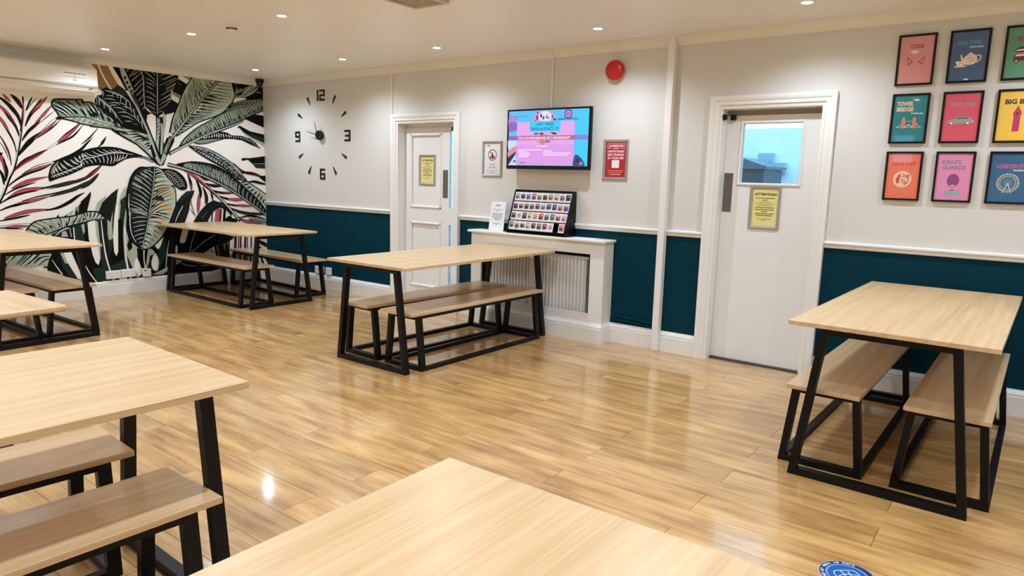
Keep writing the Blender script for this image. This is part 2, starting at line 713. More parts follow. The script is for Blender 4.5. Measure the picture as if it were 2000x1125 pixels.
# ---- mural: flat printed wallpaper on the end wall (wall coordinates in mm: y, z)
MURAL = """
s k 11.7,30.2,39.8,30.2,5.0 0|-2611,1715 -2630,1808 -2672,1879 -2731,1946 -2796,1992
s m 8.1,20.8,27.5,20.8,3.5 0|-2680,1938 -2712,1975 -2743,2011
s p 1.8,12.4,18.3,12.4,1.2 0|-2680,1938 -2712,1975 -2743,2011
s k 9.5,24.3,32.1,24.3,4.1 0|-2632,1615 -2658,1718 -2702,1796 -2748,1872 -2801,1933
s m 9.5,24.5,32.4,24.5,4.1 0|-2669,1765 -2711,1828 -2759,1884 -2802,1919
s p 2.1,14.6,21.6,14.6,1.4 0|-2669,1765 -2711,1828 -2759,1884 -2802,1919
s m 3.8,9.7,12.9,9.7,1.6 0|-2644,1699 -2691,1790 -2749,1865
s k 5.7,14.6,19.3,14.6,2.4 0|-2669,1466 -2684,1568 -2723,1667 -2769,1757 -2809,1820
s m 8.1,20.9,27.6,20.9,3.5 0|-2717,1667 -2752,1745 -2808,1833
s p 1.8,12.4,18.4,12.4,1.2 0|-2717,1667 -2752,1745 -2808,1833
s m 5.7,14.6,19.3,14.6,2.4 0|-2719,1348 -2730,1457 -2761,1557 -2810,1661
s k 2.7,6.8,9.0,6.8,1.1 0|-2738,1402 -2760,1489 -2810,1594
s m 13.3,34.2,45.1,34.2,5.7 0|-2592,1886 -2625,1957 -2674,2012
s k 5.7,14.6,19.3,14.6,2.4 0|-2594,1906 -2636,1969 -2685,2017
s m 11.2,28.7,37.9,28.7,4.8 0|-2773,1245 -2776,1347 -2799,1434 -2835,1486
s p 2.4,17.1,25.2,17.1,1.6 0|-2773,1245 -2776,1347 -2799,1434 -2835,1486
s k 6.5,16.7,22.1,16.7,2.8 0|-2767,1245 -2766,1333 -2782,1421
s k 8.4,21.6,28.5,21.6,3.6 0|-2793,1166 -2796,1248 -2825,1322
s k 7.7,19.7,26.0,19.7,3.3 0|-2779,1200 -2760,1289 -2764,1364
p k 0 0|-2807,1477 -2788,1465 -2776,1472 -2786,1448 -2810,1433
s k 30.2,23.4,20.6,13.7 0|-2856,982 -2795,1105 -2744,1235 -2703,1315 -2666,1446 -2637,1570 -2617,1674 -2600,1784 -2584,1887 -2579,2002
s w 9.6,8.3,6.9,5.5 0|-2855,996 -2800,1111 -2753,1235 -2717,1300 -2673,1439 -2643,1570 -2620,1674
s p 2.7,10.9,12.3 0|-2610,1688 -2593,1771 -2581,1874 -2580,1941
s k 8.9,22.9,30.2,22.9,3.8 0|-2580,1724 -2540,1816 -2485,1903 -2419,2005
s m 10.3,26.4,34.8,26.4,4.4 0|-2520,1845 -2459,1919 -2371,2024
s p 2.2,15.7,23.2,15.7,1.5 0|-2520,1845 -2459,1919 -2371,2024
s k 2.3,6.0,7.9,6.0,1.0 0|-2560,1787 -2500,1867 -2434,1928
s k 5.4,13.8,18.2,13.8,2.3 0|-2565,1872 -2531,1946 -2499,2010
s k 2.3,5.9,7.8,5.9,1.0 0|-2563,1868 -2513,1941 -2462,2007
s m 8.9,23.0,30.4,23.0,3.8 0|-2617,1585 -2556,1678 -2484,1752 -2442,1810
s k 6.6,16.9,22.3,16.9,2.8 0|-2610,1606 -2549,1692 -2470,1767
s m 8.4,21.7,28.6,21.7,3.6 0|-2496,1758 -2435,1825 -2387,1884 -2336,1948
s p 1.8,12.9,19.1,12.9,1.2 0|-2496,1758 -2435,1825 -2387,1884 -2336,1948
s k 2.4,6.1,8.0,6.1,1.0 0|-2485,1738 -2392,1825 -2314,1898
s k 13.6,35.0,46.2,35.0,5.8 0|-2660,1443 -2590,1538 -2524,1611 -2452,1678
s m 8.9,22.9,30.2,22.9,3.8 0|-2512,1612 -2440,1672 -2373,1732 -2297,1815
s p 1.9,13.6,20.1,13.6,1.3 0|-2512,1612 -2440,1672 -2373,1732 -2297,1815
s k 4.0,10.2,13.5,10.2,1.7 0|-2494,1613 -2395,1689 -2320,1757 -2268,1817
s k 1.6,4.0,5.3,4.0,0.7 0|-2628,1516 -2537,1610 -2451,1685 -2356,1789 -2294,1857
s m 10.2,26.2,34.5,26.2,4.4 0|-2704,1297 -2626,1386 -2530,1444 -2401,1517
s m 5.0,12.9,17.0,12.9,2.1 0|-2679,1315 -2602,1379 -2519,1431 -2441,1483
s p 1.1,7.7,11.3,7.7,0.7 0|-2679,1315 -2602,1379 -2519,1431 -2441,1483
s k 2.7,7.1,9.3,7.1,1.2 0|-2697,1315 -2613,1400 -2516,1466 -2413,1516
s k 2.9,2.9 0|-2413,1523 -2305,1603
s k 2.9,2.9 0|-2401,1517 -2327,1563
s m 13.1,33.6,44.3,33.6,5.6 0|-2313,1588 -2251,1641 -2181,1703 -2089,1792
s p 2.9,20.0,29.5,20.0,1.9 0|-2313,1588 -2251,1641 -2181,1703 -2089,1792
s m 4.4,11.4,15.1,11.4,1.9 0|-2263,1648 -2180,1717 -2102,1791
s k 6.1,15.6,20.6,15.6,2.6 0|-2327,1563 -2240,1614 -2157,1669 -2066,1780
s k 2.0,5.1,6.7,5.1,0.8 0|-2634,1275 -2525,1347 -2371,1401
s d 9.4,24.2,31.9,24.2,4.0 0|-2371,1394 -2251,1441 -2142,1496 -2070,1565 -1984,1672
s k 4.9,12.7,16.7,12.7,2.1 0|-2344,1409 -2217,1464 -2091,1549 -1977,1680
s k 2.1,5.3,7.0,5.3,0.9 0|-2156,1488 -2077,1550 -1974,1666
s m 8.9,23.0,30.3,23.0,3.8 0|-2641,1264 -2552,1308 -2463,1338 -2372,1384
s p 2.0,13.7,20.2,13.7,1.3 0|-2641,1264 -2552,1308 -2463,1338 -2372,1384
s k 5.9,15.1,19.9,15.1,2.5 0|-2765,1149 -2680,1222 -2579,1280 -2464,1324 -2372,1376
s d 2.0,5.0,6.7,5.0,0.8 0|-2764,1160 -2666,1243 -2564,1311 -2436,1367
s m 10.8,27.8,36.7,27.8,4.6 0|-2734,1132 -2647,1181 -2553,1217 -2413,1251
s p 2.4,16.5,24.4,16.5,1.6 0|-2734,1132 -2647,1181 -2553,1217 -2413,1251
s k 5.1,13.1,17.3,13.1,2.2 0|-2803,1067 -2711,1125 -2599,1171 -2523,1196
s m 12.8,32.8,43.3,32.8,5.5 0|-2777,1036 -2677,1098 -2572,1126 -2414,1144
s p 2.8,19.5,28.8,19.5,1.9 0|-2777,1036 -2677,1098 -2572,1126 -2414,1144
s d 11.0,28.4,37.5,28.4,4.7 0|-2491,1133 -2361,1162 -2235,1192 -2119,1223 -1997,1299
s m 5.0,12.7,16.8,12.7,2.1 0|-2269,1185 -2146,1223 -2005,1284
s k 6.3,16.1,21.3,16.1,2.7 0|-2851,982 -2758,1043 -2635,1091 -2517,1112
s k 2.4,6.2,8.2,6.2,1.0 0|-2441,1126 -2337,1148 -2203,1178
s m 10.5,27.0,35.7,27.0,4.5 0|-2765,960 -2661,993 -2548,1020 -2407,1062
s p 2.3,16.1,23.7,16.1,1.5 0|-2765,960 -2661,993 -2548,1020 -2407,1062
s k 7.0,18.1,23.9,18.1,3.0 0|-2861,917 -2765,960 -2686,979 -2587,1006
s d 11.9,30.7,40.5,30.7,5.1 0|-2420,1055 -2308,1090 -2193,1130 -2102,1179 -2001,1239
s k 4.0,10.4,13.7,10.4,1.7 0|-2659,1014 -2521,1055 -2366,1090 -2205,1141
s m 11.7,30.1,39.7,30.1,5.0 0|-2814,850 -2704,889 -2574,918 -2403,928
s p 2.6,17.9,26.4,17.9,1.7 0|-2814,850 -2704,889 -2574,918 -2403,928
s k 10.3,26.5,34.9,26.5,4.4 0|-2468,919 -2351,945 -2241,1002 -2171,1053 -2100,1094
s k 6.3,16.2,21.4,16.2,2.7 0|-2868,824 -2773,842 -2670,863 -2596,879
s m 8.9,22.8,30.0,22.8,3.8 0|-2821,760 -2725,770 -2604,769
s p 1.9,13.6,20.0,13.6,1.3 0|-2821,760 -2725,770 -2604,769
s k 4.7,12.1,15.9,12.1,2.0 0|-2873,763 -2780,755 -2661,743
s k 3.5,3.5 0|-2855,776 -2736,792 -2596,795
s m 11.7,30.1,39.8,30.1,5.0 0|-2130,1209 -2051,1262 -1978,1323 -1917,1376
s m 3.7,9.5,12.5,9.5,1.6 0|-2030,1270 -1971,1323 -1926,1366
s p 0.8,5.7,8.3,5.7,0.5 0|-2030,1270 -1971,1323 -1926,1366
s d 11.7,30.2,39.8,30.2,5.0 0|-2134,1143 -2064,1180 -1997,1241 -1948,1295
s k 3.3,8.6,11.3,8.6,1.4 0|-2135,1128 -2050,1173 -1976,1249
s k 5.4,14.0,18.4,14.0,2.3 0|-1942,1562 -1897,1601 -1858,1663
s k 4.6,11.8,15.6,11.8,2.0 0|-1915,1600 -1889,1628 -1852,1676
s k 4.5,11.7,15.4,11.7,1.9 0|-2099,1580 -2012,1657 -1924,1760
s w 1.7,4.2,5.6,4.2,0.7 0|-2050,1604 -1998,1658 -1946,1728
p t 0 0|-1978,2403 -1798,2407 -1748,2297 -1699,2207 -1727,2171 -1764,2148 -1898,2148 -1904,2327 -1939,2373
s c 14.7,17.6,14.7 0|-1889,2394 -1842,2271 -1768,2144
p d 0 0|-1792,2152 -1748,2172 -1710,2213 -1653,2187 -1599,2107 -1666,2100
p k 0 0|-1763,2404 -1684,2408 -1603,2166 -1640,2162 -1695,2278
p c 0 0|-1798,2400 -1756,2398 -1684,2276 -1629,2163 -1703,2214 -1755,2303
p k 0 0|-1648,2406 -1102,2426 -1162,2423 -1044,2421 -1066,2314 -1142,2209 -1146,2121 -1072,2084 -1117,1984 -1214,1952 -1251,1918 -1221,1951 -1261,1955 -1315,1912 -1372,1949 -1420,1930 -1441,1832 -1467,1907 -1506,2025 -1559,2156
p c 0 0|-1430,2014 -1372,1952 -1395,1959 -1421,1980
s y 3.7,9.7,6.7 0|-1586,2396 -1606,2363
s y 3.8,9.8,6.8 0|-1511,2402 -1583,2311
s y 3.8,9.8,6.8 0|-1478,2395 -1545,2330
s y 3.8,9.8,6.8 0|-1460,2371 -1567,2268
s y 3.8,9.9,6.8 0|-1452,2312 -1541,2215
s y 3.8,9.9,6.8 0|-1451,2263 -1544,2158
s y 3.8,9.9,6.9 0|-1451,2202 -1523,2126
s y 3.8,9.9,6.9 0|-1453,2137 -1507,2071
s y 3.8,10.0,6.9 0|-1448,2077 -1487,2027
s y 3.9,10.0,6.9 0|-1442,2016 -1467,1987
s y 7.7,10.0,10.0,7.7 0|-1473,2407 -1444,2321 -1445,2199 -1446,2077 -1438,1986
s y 3.1,8.4,5.4 0|-1436,2386 -1373,2352 -1312,2303
s y 3.1,8.5,5.4 0|-1417,2316 -1361,2297 -1314,2262
s y 3.1,8.5,5.4 0|-1416,2275 -1370,2261 -1329,2239
s y 3.1,8.5,5.4 0|-1414,2233 -1380,2222 -1350,2206
s y 3.1,8.5,5.4 0|-1423,2183 -1368,2166 -1321,2127
s y 3.1,8.5,5.4 0|-1432,2122 -1378,2115 -1329,2083
s y 3.1,8.5,5.4 0|-1423,2076 -1373,2065 -1332,2038
s y 3.1,8.5,5.4 0|-1422,2034 -1376,2019 -1334,1992
s y 3.1,8.5,5.4 0|-1363,2399 -1309,2359
s y 3.1,8.6,5.5 0|-1378,1976 -1328,1957
s y 6.2,8.5,3.1 0|-1201,2398 -1271,2352
s y 6.2,8.6,3.1 0|-1088,2405 -1253,2318
s y 6.2,8.6,3.1 0|-1090,2359 -1277,2255
s y 6.3,8.6,3.1 0|-1093,2302 -1202,2233
s y 6.3,8.7,3.2 0|-1107,2265 -1155,2201
s y 6.3,8.6,3.1 0|-1154,2224 -1262,2152
s y 6.3,8.6,3.1 0|-1156,2177 -1281,2092
s y 6.3,8.6,3.1 0|-1159,2130 -1284,2049
s y 6.3,8.7,3.2 0|-1164,2106 -1224,2043
s y 6.3,8.6,3.1 0|-1203,2062 -1298,1997
s y 6.3,8.6,3.1 0|-1263,1986 -1300,1966
s y 6.2,10.2,9.4,6.2 0|-1288,2409 -1296,2255 -1306,2076 -1313,1947
s y 5.2,7.8,3.5 0|-1068,2410 -1221,2325
s y 5.2,7.9,3.5 0|-1071,2352 -1206,2262
s y 5.2,7.9,3.5 0|-1073,2304 -1209,2214
s y 5.2,7.9,3.5 0|-1136,2235 -1220,2183
s y 5.2,7.9,3.5 0|-1143,2182 -1232,2121
s y 5.3,7.9,3.5 0|-1149,2147 -1225,2087
s y 5.3,7.0,5.3 0|-1054,2411 -1073,2313 -1142,2209 -1165,2101
p g 0 0|-1031,2410 -890,2419 -922,2353 -991,2376
p c 0 0|-1041,2400 -991,2380 -927,2348 -957,2300 -1048,2338
p k 0 0|-1071,2335 -1057,2354 -948,2301 -1015,2165 -1137,2214
p g 0 0|-1132,2214 -1027,2168 -1050,2131 -1139,2183
p c 0 0|-1143,2182 -1049,2132 -1075,2084 -1151,2125
s y 1.8,7.1,1.8 0|-1068,2313 -1028,2292
p k 0 0|-1887,2153 -1849,2157 -1833,2177 -1764,2148 -1665,2107 -1603,2110 -1545,2014 -1475,1898 -1397,1703 -1508,1731 -1657,1755 -1765,1785 -1845,1875 -1923,1978 -1948,2012 -1939,2053 -1913,2085 -1877,2092 -1865,2122
s l 6.0,18.0,16.5,7.5 0|-1836,2142 -1765,2130 -1680,2102 -1599,2047
s y 11.9,11.9,3.7 0|-1758,2127 -1764,2097
s y 12.0,12.0,3.7 0|-1720,2109 -1718,2076
s y 12.0,12.0,3.8 0|-1688,2094 -1690,2038
s y 12.1,12.1,3.8 0|-1635,2058 -1640,1975
s y 12.2,12.2,3.8 0|-1599,2039 -1586,1942
s y 12.3,12.3,3.8 0|-1565,1982 -1548,1885
s y 12.3,12.3,3.9 0|-1526,1917 -1513,1834
s y 12.4,12.4,3.9 0|-1491,1859 -1478,1775
s y 2.9,9.6,2.2 0|-1867,2144 -1855,2109 -1865,2071
s y 3.0,9.7,2.2 0|-1858,2057 -1784,2061 -1742,2047
s y 3.0,9.7,2.2 0|-1808,2015 -1750,2028 -1697,2009
s y 3.0,9.8,2.3 0|-1767,1978 -1702,1977 -1642,1951
s y 3.0,9.8,2.3 0|-1727,1930 -1661,1939 -1606,1924
s y 3.0,9.9,2.3 0|-1696,1895 -1634,1893 -1565,1864
s y 3.0,9.9,2.3 0|-1659,1845 -1622,1848 -1588,1845
s y 3.0,9.7,2.2 0|-1831,1979 -1773,2000 -1730,2004
s y 3.1,10.0,2.3 0|-1578,1829 -1533,1817
s y 3.0,9.9,2.3 0|-1672,1995 -1614,1985 -1571,1951
s y 3.0,9.8,2.3 0|-1735,2033 -1670,2025 -1628,1999
s y 3.1,10.0,2.3 0|-1617,1924 -1559,1899 -1524,1856
s y 3.0,9.6,2.2 0|-1832,2090 -1782,2095 -1747,2084
s g 7.5,29.8,20.9,10.4,3.0 0|-1920,2073 -1857,2021 -1790,1961 -1730,1877 -1683,1813
s y 13.2,11.8,4.4 0|-1901,2046 -1903,1987
s y 13.3,11.8,4.4 0|-1857,2021 -1857,1959
s y 13.4,11.9,4.5 0|-1804,1967 -1800,1920
s y 13.5,12.0,4.5 0|-1756,1927 -1746,1872
s y 4.4,7.3,4.4 0|-1925,2058 -1925,1992
p g 0 0|-2277,1834 -2305,1891 -2338,1941 -2326,1994 -2277,2009 -2147,2019 -2060,2025 -2065,2000 -1990,2008 -1923,1978 -1856,1926 -1782,1858 -1684,1787 -1671,1765 -1778,1799 -1911,1840 -1979,1849 -2091,1862 -2184,1853 -2277,1834
v k 2.9,19.1,11.7 15,0.00,1.00,0.10,-0.06,0.10,1.00|-2277,1834 -2184,1853 -2091,1862 -1979,1849 -1911,1840 -1778,1799 -1671,1765|-2277,1834 -2305,1891 -2338,1941 -2326,1994 -2277,2009 -2147,2019 -2060,2025 -2065,2000 -1990,2008 -1923,1978 -1856,1926 -1782,1858 -1684,1787
v w 2.2,8.1,2.9 12,0.05,0.85,0.25,-0.06,0.12,0.97|-2277,1834 -2184,1853 -2091,1862 -1979,1849 -1911,1840 -1778,1799 -1671,1765|-2277,1834 -2305,1891 -2338,1941 -2326,1994 -2277,2009 -2147,2019 -2060,2025 -2065,2000 -1990,2008 -1923,1978 -1856,1926 -1782,1858 -1684,1787
v k 2.2,24.9,10.3 9,0.00,0.60,0.30,-0.06,0.30,1.00|-2277,1834 -2184,1853 -2091,1862 -1979,1849 -1911,1840 -1778,1799 -1671,1765|-2277,1834 -2305,1891 -2338,1941 -2326,1994 -2277,2009 -2147,2019 -2060,2025 -2065,2000 -1990,2008 -1923,1978 -1856,1926 -1782,1858 -1684,1787
s k 13.0,15.9,14.4,11.5,10.1 0|-2277,1834 -2305,1891 -2338,1941 -2326,1994 -2277,2009 -2147,2019 -2060,2025 -2065,2000 -1990,2008 -1923,1978 -1856,1926 -1782,1858 -1684,1787
p l 0 0|-2251,1833 -2158,1848 -2065,1852 -1980,1837 -1905,1822 -1779,1788 -1671,1762 -1802,1756 -1908,1763 -2005,1767 -1984,1771 -2082,1786 -2155,1805 -2226,1819 -2277,1827
v g 22.0,29.3 9,0.25,0.90,0.10,0.00,0.20,0.98|-2251,1833 -2158,1848 -2065,1852 -1980,1837 -1905,1822 -1779,1788 -1671,1762|-2277,1827 -2226,1819 -2155,1805 -2082,1786 -1984,1771 -2005,1767 -1908,1763 -1802,1756
s k 14.7,11.8,11.8 0|-2277,1827 -2226,1819 -2155,1805 -2082,1786 -1984,1771 -2005,1767 -1908,1763 -1802,1756
s k 10.3,8.8,7.3 0|-2251,1833 -2158,1848 -2065,1852 -1980,1837 -1905,1822 -1779,1788 -1671,1762
b k 0 0|-2316,1813 -2289,1844 -2250,1840 -2265,1814
p l 0 0|-1810,1753 -1656,1766 -1522,1745 -1408,1714 -1368,1669 -1358,1631 -1369,1642 -1391,1597 -1436,1560 -1477,1589 -1543,1640 -1595,1671 -1632,1669 -1718,1717
p d 0 0|-1803,1752 -1658,1740 -1630,1704 -1689,1707
s k 3.1,16.9,3.1 0|-1658,1732 -1568,1742 -1508,1727
s k 3.1,17.0,3.1 0|-1645,1703 -1554,1716 -1464,1691
s k 3.1,17.1,3.1 0|-1602,1675 -1510,1696 -1403,1663
s k 3.1,17.1,3.1 0|-1573,1646 -1480,1674 -1412,1639
s k 3.1,17.1,3.9 0|-1558,1658 -1480,1678 -1409,1698
s k 3.1,17.2,3.9 0|-1521,1637 -1458,1664 -1395,1676
s k 3.1,17.2,3.9 0|-1477,1601 -1437,1626 -1405,1628
s k 3.1,17.3,3.9 0|-1455,1579 -1430,1603 -1410,1604
s k 11.0,12.6,11.0 0|-1522,1745 -1408,1714 -1368,1669 -1367,1677 -1369,1638 -1395,1593 -1436,1558
s k 23.2,34.0,38.7,38.7 0|-1802,1756 -1719,1706 -1560,1624 -1552,1624 -1464,1547 -1383,1464 -1322,1411
s y 7.8,14.1,17.2,14.1 0|-1718,1717 -1559,1630 -1552,1629 -1464,1556 -1382,1474 -1329,1422
p k 0 0|-2407,1205 -2414,1247 -2395,1319 -2374,1358 -2318,1414 -2217,1464 -2114,1505 -2097,1509 -1992,1543 -1886,1561 -1778,1561 -1670,1539 -1499,1487 -1499,1487 -1583,1475 -1675,1452 -1751,1411 -1811,1376 -1897,1381 -2003,1377 -2107,1349 -2105,1341 -2230,1278 -2330,1240 -2407,1205
v g 2.9,25.0,8.8 11,0.15,0.95,0.20,0.08,0.05,0.60|-2394,1248 -2354,1266 -2261,1304 -2123,1370 -2103,1423 -1962,1465 -1818,1503 -1701,1509 -1597,1499|-2392,1283 -2375,1334 -2347,1373 -2299,1407 -2211,1450 -2108,1490 -2098,1496 -1993,1532 -1887,1548 -1779,1548 -1670,1526
v w 2.2,6.6,2.2 17,0.10,0.95,0.20,0.10,0.10,0.95|-2394,1248 -2354,1266 -2261,1304 -2123,1370 -2103,1423 -1962,1465 -1818,1503 -1701,1509 -1597,1499|-2392,1283 -2375,1334 -2347,1373 -2299,1407 -2211,1450 -2108,1490 -2098,1496 -1993,1532 -1887,1548 -1779,1548 -1670,1526
v w 2.2,7.3,2.9 24,0.12,0.95,0.15,0.12,0.05,0.95|-2394,1248 -2354,1266 -2261,1304 -2123,1370 -2103,1423 -1962,1465 -1818,1503 -1701,1509 -1597,1499|-2396,1223 -2330,1249 -2229,1287 -2104,1348 -2107,1360 -2002,1389 -1896,1393 -1811,1389 -1750,1424 -1674,1459
s w 2.9,6.6,6.6,2.9 0|-2394,1248 -2354,1266 -2261,1304 -2123,1370 -2103,1423 -1962,1465 -1818,1503 -1701,1509 -1597,1499
s g 7.2,21.5,8.6 0|-2388,1284 -2369,1334 -2319,1400
s k 8.8,14.6,16.1,13.2 0|-2407,1205 -2414,1247 -2395,1319 -2374,1358 -2318,1414 -2217,1464 -2114,1505 -2097,1509 -1992,1543 -1886,1561 -1778,1561 -1670,1539 -1499,1487
s k 7.5,12.0,12.0,7.5 0|-2407,1205 -2330,1240 -2230,1278 -2105,1341 -2107,1349 -2003,1377 -1897,1381 -1811,1376 -1751,1411 -1675,1452 -1583,1475 -1499,1487
s k 15.7,26.6,31.3 0|-1598,1479 -1484,1472 -1384,1432
s y 3.1,11.0,12.6 0|-1553,1472 -1469,1465 -1392,1432
p k 0 0|-1415,1596 -1368,1654 -1138,1723 -1141,1666 -1237,1486 -1274,1396 -1323,1387 -1377,1425
p c 0 0|-1416,1922 -1355,1908 -1332,1887 -1338,1730 -1339,1620 -1370,1630 -1397,1711 -1421,1841
p c 0 0|-1213,1951 -1125,1983 -1121,1982 -1152,1918 -1182,1774 -1205,1684 -1198,1771 -1254,1632 -1265,1655 -1228,1816
s k 79.3,79.3,87.2,71.4 0|-1293,1921 -1297,1780 -1304,1657 -1309,1507
s y 31.6,31.6,26.9,22.1 0|-1305,1905 -1309,1779 -1324,1672 -1332,1585 -1326,1490
s k 7.1,7.1 0|-1316,1880 -1292,1902
s k 7.1,7.1 0|-1318,1841 -1293,1868
s k 7.1,7.1 0|-1318,1802 -1293,1832
s k 7.1,7.1 0|-1319,1763 -1293,1793
s k 7.1,7.1 0|-1320,1723 -1294,1756
s k 7.1,7.1 0|-1322,1684 -1294,1717
s l 11.1,27.0,20.6,12.7 0|-1247,1980 -1242,1902 -1247,1815 -1263,1735
s y 20.7,25.4,23.9 0|-1273,1852 -1274,1734 -1281,1643 -1297,1515
s k 57.5,54.4,49.8,46.6,42.0,38.9,43.5 0|-1669,2410 -1626,2283 -1568,2133 -1502,1965 -1441,1816 -1394,1687 -1356,1591 -1319,1466
p l 0 0|-1683,2397 -1642,2399 -1580,2244 -1554,2172 -1560,2133 -1593,2145 -1630,2215 -1668,2315
s y 7.8,20.4,23.5,25.1,23.5 0|-1603,2159 -1550,2044 -1497,1927 -1443,1793 -1405,1694 -1372,1591 -1334,1482 -1305,1419
s l 3.1,10.7,7.7 0|-1567,2140 -1521,2024 -1475,1906
b d 0 0|-1645,2299 -1627,2312 -1619,2289 -1638,2273
b d 0 0|-1628,2253 -1610,2266 -1602,2243 -1621,2227
b d 0 0|-1606,2209 -1588,2222 -1580,2199 -1599,2183
b d 0 0|-1590,2168 -1571,2180 -1563,2157 -1582,2142
s k 6.9,6.9 0|-1561,2118 -1495,1958 -1407,1741
s k 48.1,44.9,56.1 0|-1172,1713 -1233,1574 -1289,1428
s l 28.8,25.6,28.8 0|-1179,1696 -1241,1573 -1295,1428
p l 0 0|-1349,1497 -1320,1451 -1306,1415 -1279,1460 -1260,1517 -1236,1502 -1281,1420 -1303,1394 -1330,1410 -1366,1473
s k 6.4,6.4 0|-1305,1451 -1274,1548 -1212,1662
s k 6.4,6.4 0|-1319,1459 -1340,1529 -1360,1599
s k 7.9,7.9 0|-1309,1475 -1304,1594 -1297,1705
p l 0 0|-886,2416 -731,2422 -551,2426 -434,2420 -428,2418 -385,2330 -384,2227 -446,2122 -548,2028 -672,1966 -843,1898 -1001,1795 -1116,1721 -1188,1756 -1148,1909 -1086,2047 -1008,2223 -937,2338 -886,2416
v k 1.8,8.1,6.3,1.8 30,0.00,1.00,0.25,0.03,0.02,0.90|-552,2420 -699,2267 -843,2106 -965,1951 -1075,1808 -1173,1686|-561,2425 -652,2427 -770,2420 -886,2416 -886,2416 -937,2338 -1008,2223 -1086,2047 -1148,1909 -1188,1756
v g 2.7,18.1,7.2 22,0.05,0.90,0.30,0.03,0.02,0.90|-552,2420 -699,2267 -843,2106 -965,1951 -1075,1808 -1173,1686|-561,2425 -652,2427 -770,2420 -886,2416 -886,2416 -937,2338 -1008,2223 -1086,2047 -1148,1909 -1188,1756
v k 1.8,12.7,5.4 16,0.00,0.50,0.30,0.03,0.10,0.95|-552,2420 -699,2267 -843,2106 -965,1951 -1075,1808 -1173,1686|-612,2428 -770,2420 -886,2416 -886,2416 -937,2338 -1008,2223 -1086,2047 -1148,1909 -1188,1756
v k 2.7,9.9,8.1,1.8 20,0.00,0.95,0.30,0.02,0.05,0.95|-552,2420 -699,2267 -843,2106 -965,1951 -1075,1808 -1173,1686|-428,2418 -385,2330 -384,2227 -446,2122 -548,2028 -672,1966 -843,1898 -1001,1795 -1116,1721
v k 3.6,23.5,12.7,1.8 12,0.10,0.50,0.25,0.02,0.25,0.85|-552,2420 -699,2267 -843,2106 -965,1951 -1075,1808 -1173,1686|-428,2418 -385,2330 -384,2227 -446,2122 -548,2028 -672,1966 -843,1898 -1001,1795 -1116,1721
v g 2.7,19.9,2.7 14,0.30,0.95,0.30,0.02,0.05,0.70|-552,2420 -699,2267 -843,2106 -965,1951 -1075,1808 -1173,1686|-428,2418 -385,2330 -384,2227 -446,2122 -548,2028 -672,1966 -843,1898 -1001,1795 -1116,1721
s k 12.5,12.5,14.2,19.6 0|-886,2416 -937,2338 -1008,2223 -1086,2047 -1148,1909 -1188,1756
s k 13.1,13.1,13.1,11.3 0|-428,2418 -385,2330 -384,2227 -446,2122 -548,2028 -672,1966 -843,1898 -1001,1795 -1116,1721
s k 30.5,32.3,32.3,35.9 0|-552,2420 -699,2267 -843,2106 -965,1951 -1075,1808 -1173,1686 -1224,1577 -1254,1522
s y 9.0,12.6,16.2,18.0,21.6 0|-552,2420 -699,2267 -843,2106 -965,1951 -1075,1808 -1173,1686 -1213,1613 -1245,1531
s k 8.9,8.9 0|-1116,1738 -1203,1640 -1236,1532
p g 0 0|-1085,1610 -1014,1709 -875,1827 -714,1921 -548,2023 -379,2095 -183,2147 9,2234 5,2116 -154,2038 -364,1935 -576,1843 -761,1766 -950,1672 -1095,1596
v k 2.8,11.3,8.5,2.8 44,0.00,1.00,0.20,0.05,0.02,1.00|-1095,1596 -950,1672 -761,1766 -576,1843 -364,1935 -154,2038 5,2116|-1085,1610 -1014,1709 -875,1827 -714,1921 -548,2023 -379,2095 -183,2147 9,2234
v l 2.8,13.2,7.5 34,0.20,1.00,0.30,0.05,0.05,1.00|-1095,1596 -950,1672 -761,1766 -576,1843 -364,1935 -154,2038 5,2116|-1085,1610 -1014,1709 -875,1827 -714,1921 -548,2023 -379,2095 -183,2147 9,2234
v k 2.8,20.7,5.7 18,0.00,0.55,0.30,0.05,0.05,1.00|-1095,1596 -950,1672 -761,1766 -576,1843 -364,1935 -154,2038 5,2116|-1085,1610 -1014,1709 -875,1827 -714,1921 -548,2023 -379,2095 -183,2147 9,2234
s k 13.1,11.3,13.1 0|-1085,1610 -1014,1709 -875,1827 -714,1921 -548,2023 -379,2095 -183,2147 9,2234
p g 0 0|-485,2062 -445,2131 -354,2173 -235,2209 10,2253 9,2224 -183,2144 -357,2102
v k 3.9,15.5,5.8 16,0.00,1.00,0.20,0.05,0.00,1.00|-474,2067 -357,2105 -183,2147 -3,2218|-445,2131 -354,2173 -235,2206 -2,2247
s k 13.3,13.3 0|-527,2025 -445,2131 -354,2175 -235,2209 10,2253
p c 0 0|-403,2154 -364,2201 -245,2232 -224,2217 -333,2185
s k 37.5,33.8,28.2,11.3 0|-1209,1524 -1028,1622 -851,1714 -629,1807 -397,1899 -277,1956
s y 20.7,18.8,15.0,4.7 0|-1191,1529 -1019,1623 -842,1716 -618,1814 -386,1909 -288,1952
s k 11.7,11.7 0|-638,1820 -396,1918 -143,2039 -1,2105
p k 0 0|-882,1680 -832,1715 -680,1785 -578,1810 -495,1802 -439,1775 -306,1775 -198,1751 -111,1697 -51,1635 -200,1682 -308,1725 -425,1733 -561,1727 -723,1712 -833,1697
v w 3.8,12.3,4.7 12,0.10,0.95,0.20,-0.10,0.00,1.00|-812,1712 -683,1729 -560,1736 -435,1748|-782,1732 -670,1781 -568,1802 -444,1772
v w 2.9,8.8,3.9 12,0.05,0.95,0.20,0.00,0.00,1.00|-424,1744 -307,1742 -199,1704 -79,1651|-423,1768 -306,1768 -198,1741 -89,1671
p g 0 0|-907,1670 -833,1697 -683,1713 -556,1727 -684,1691 -765,1665 -854,1654
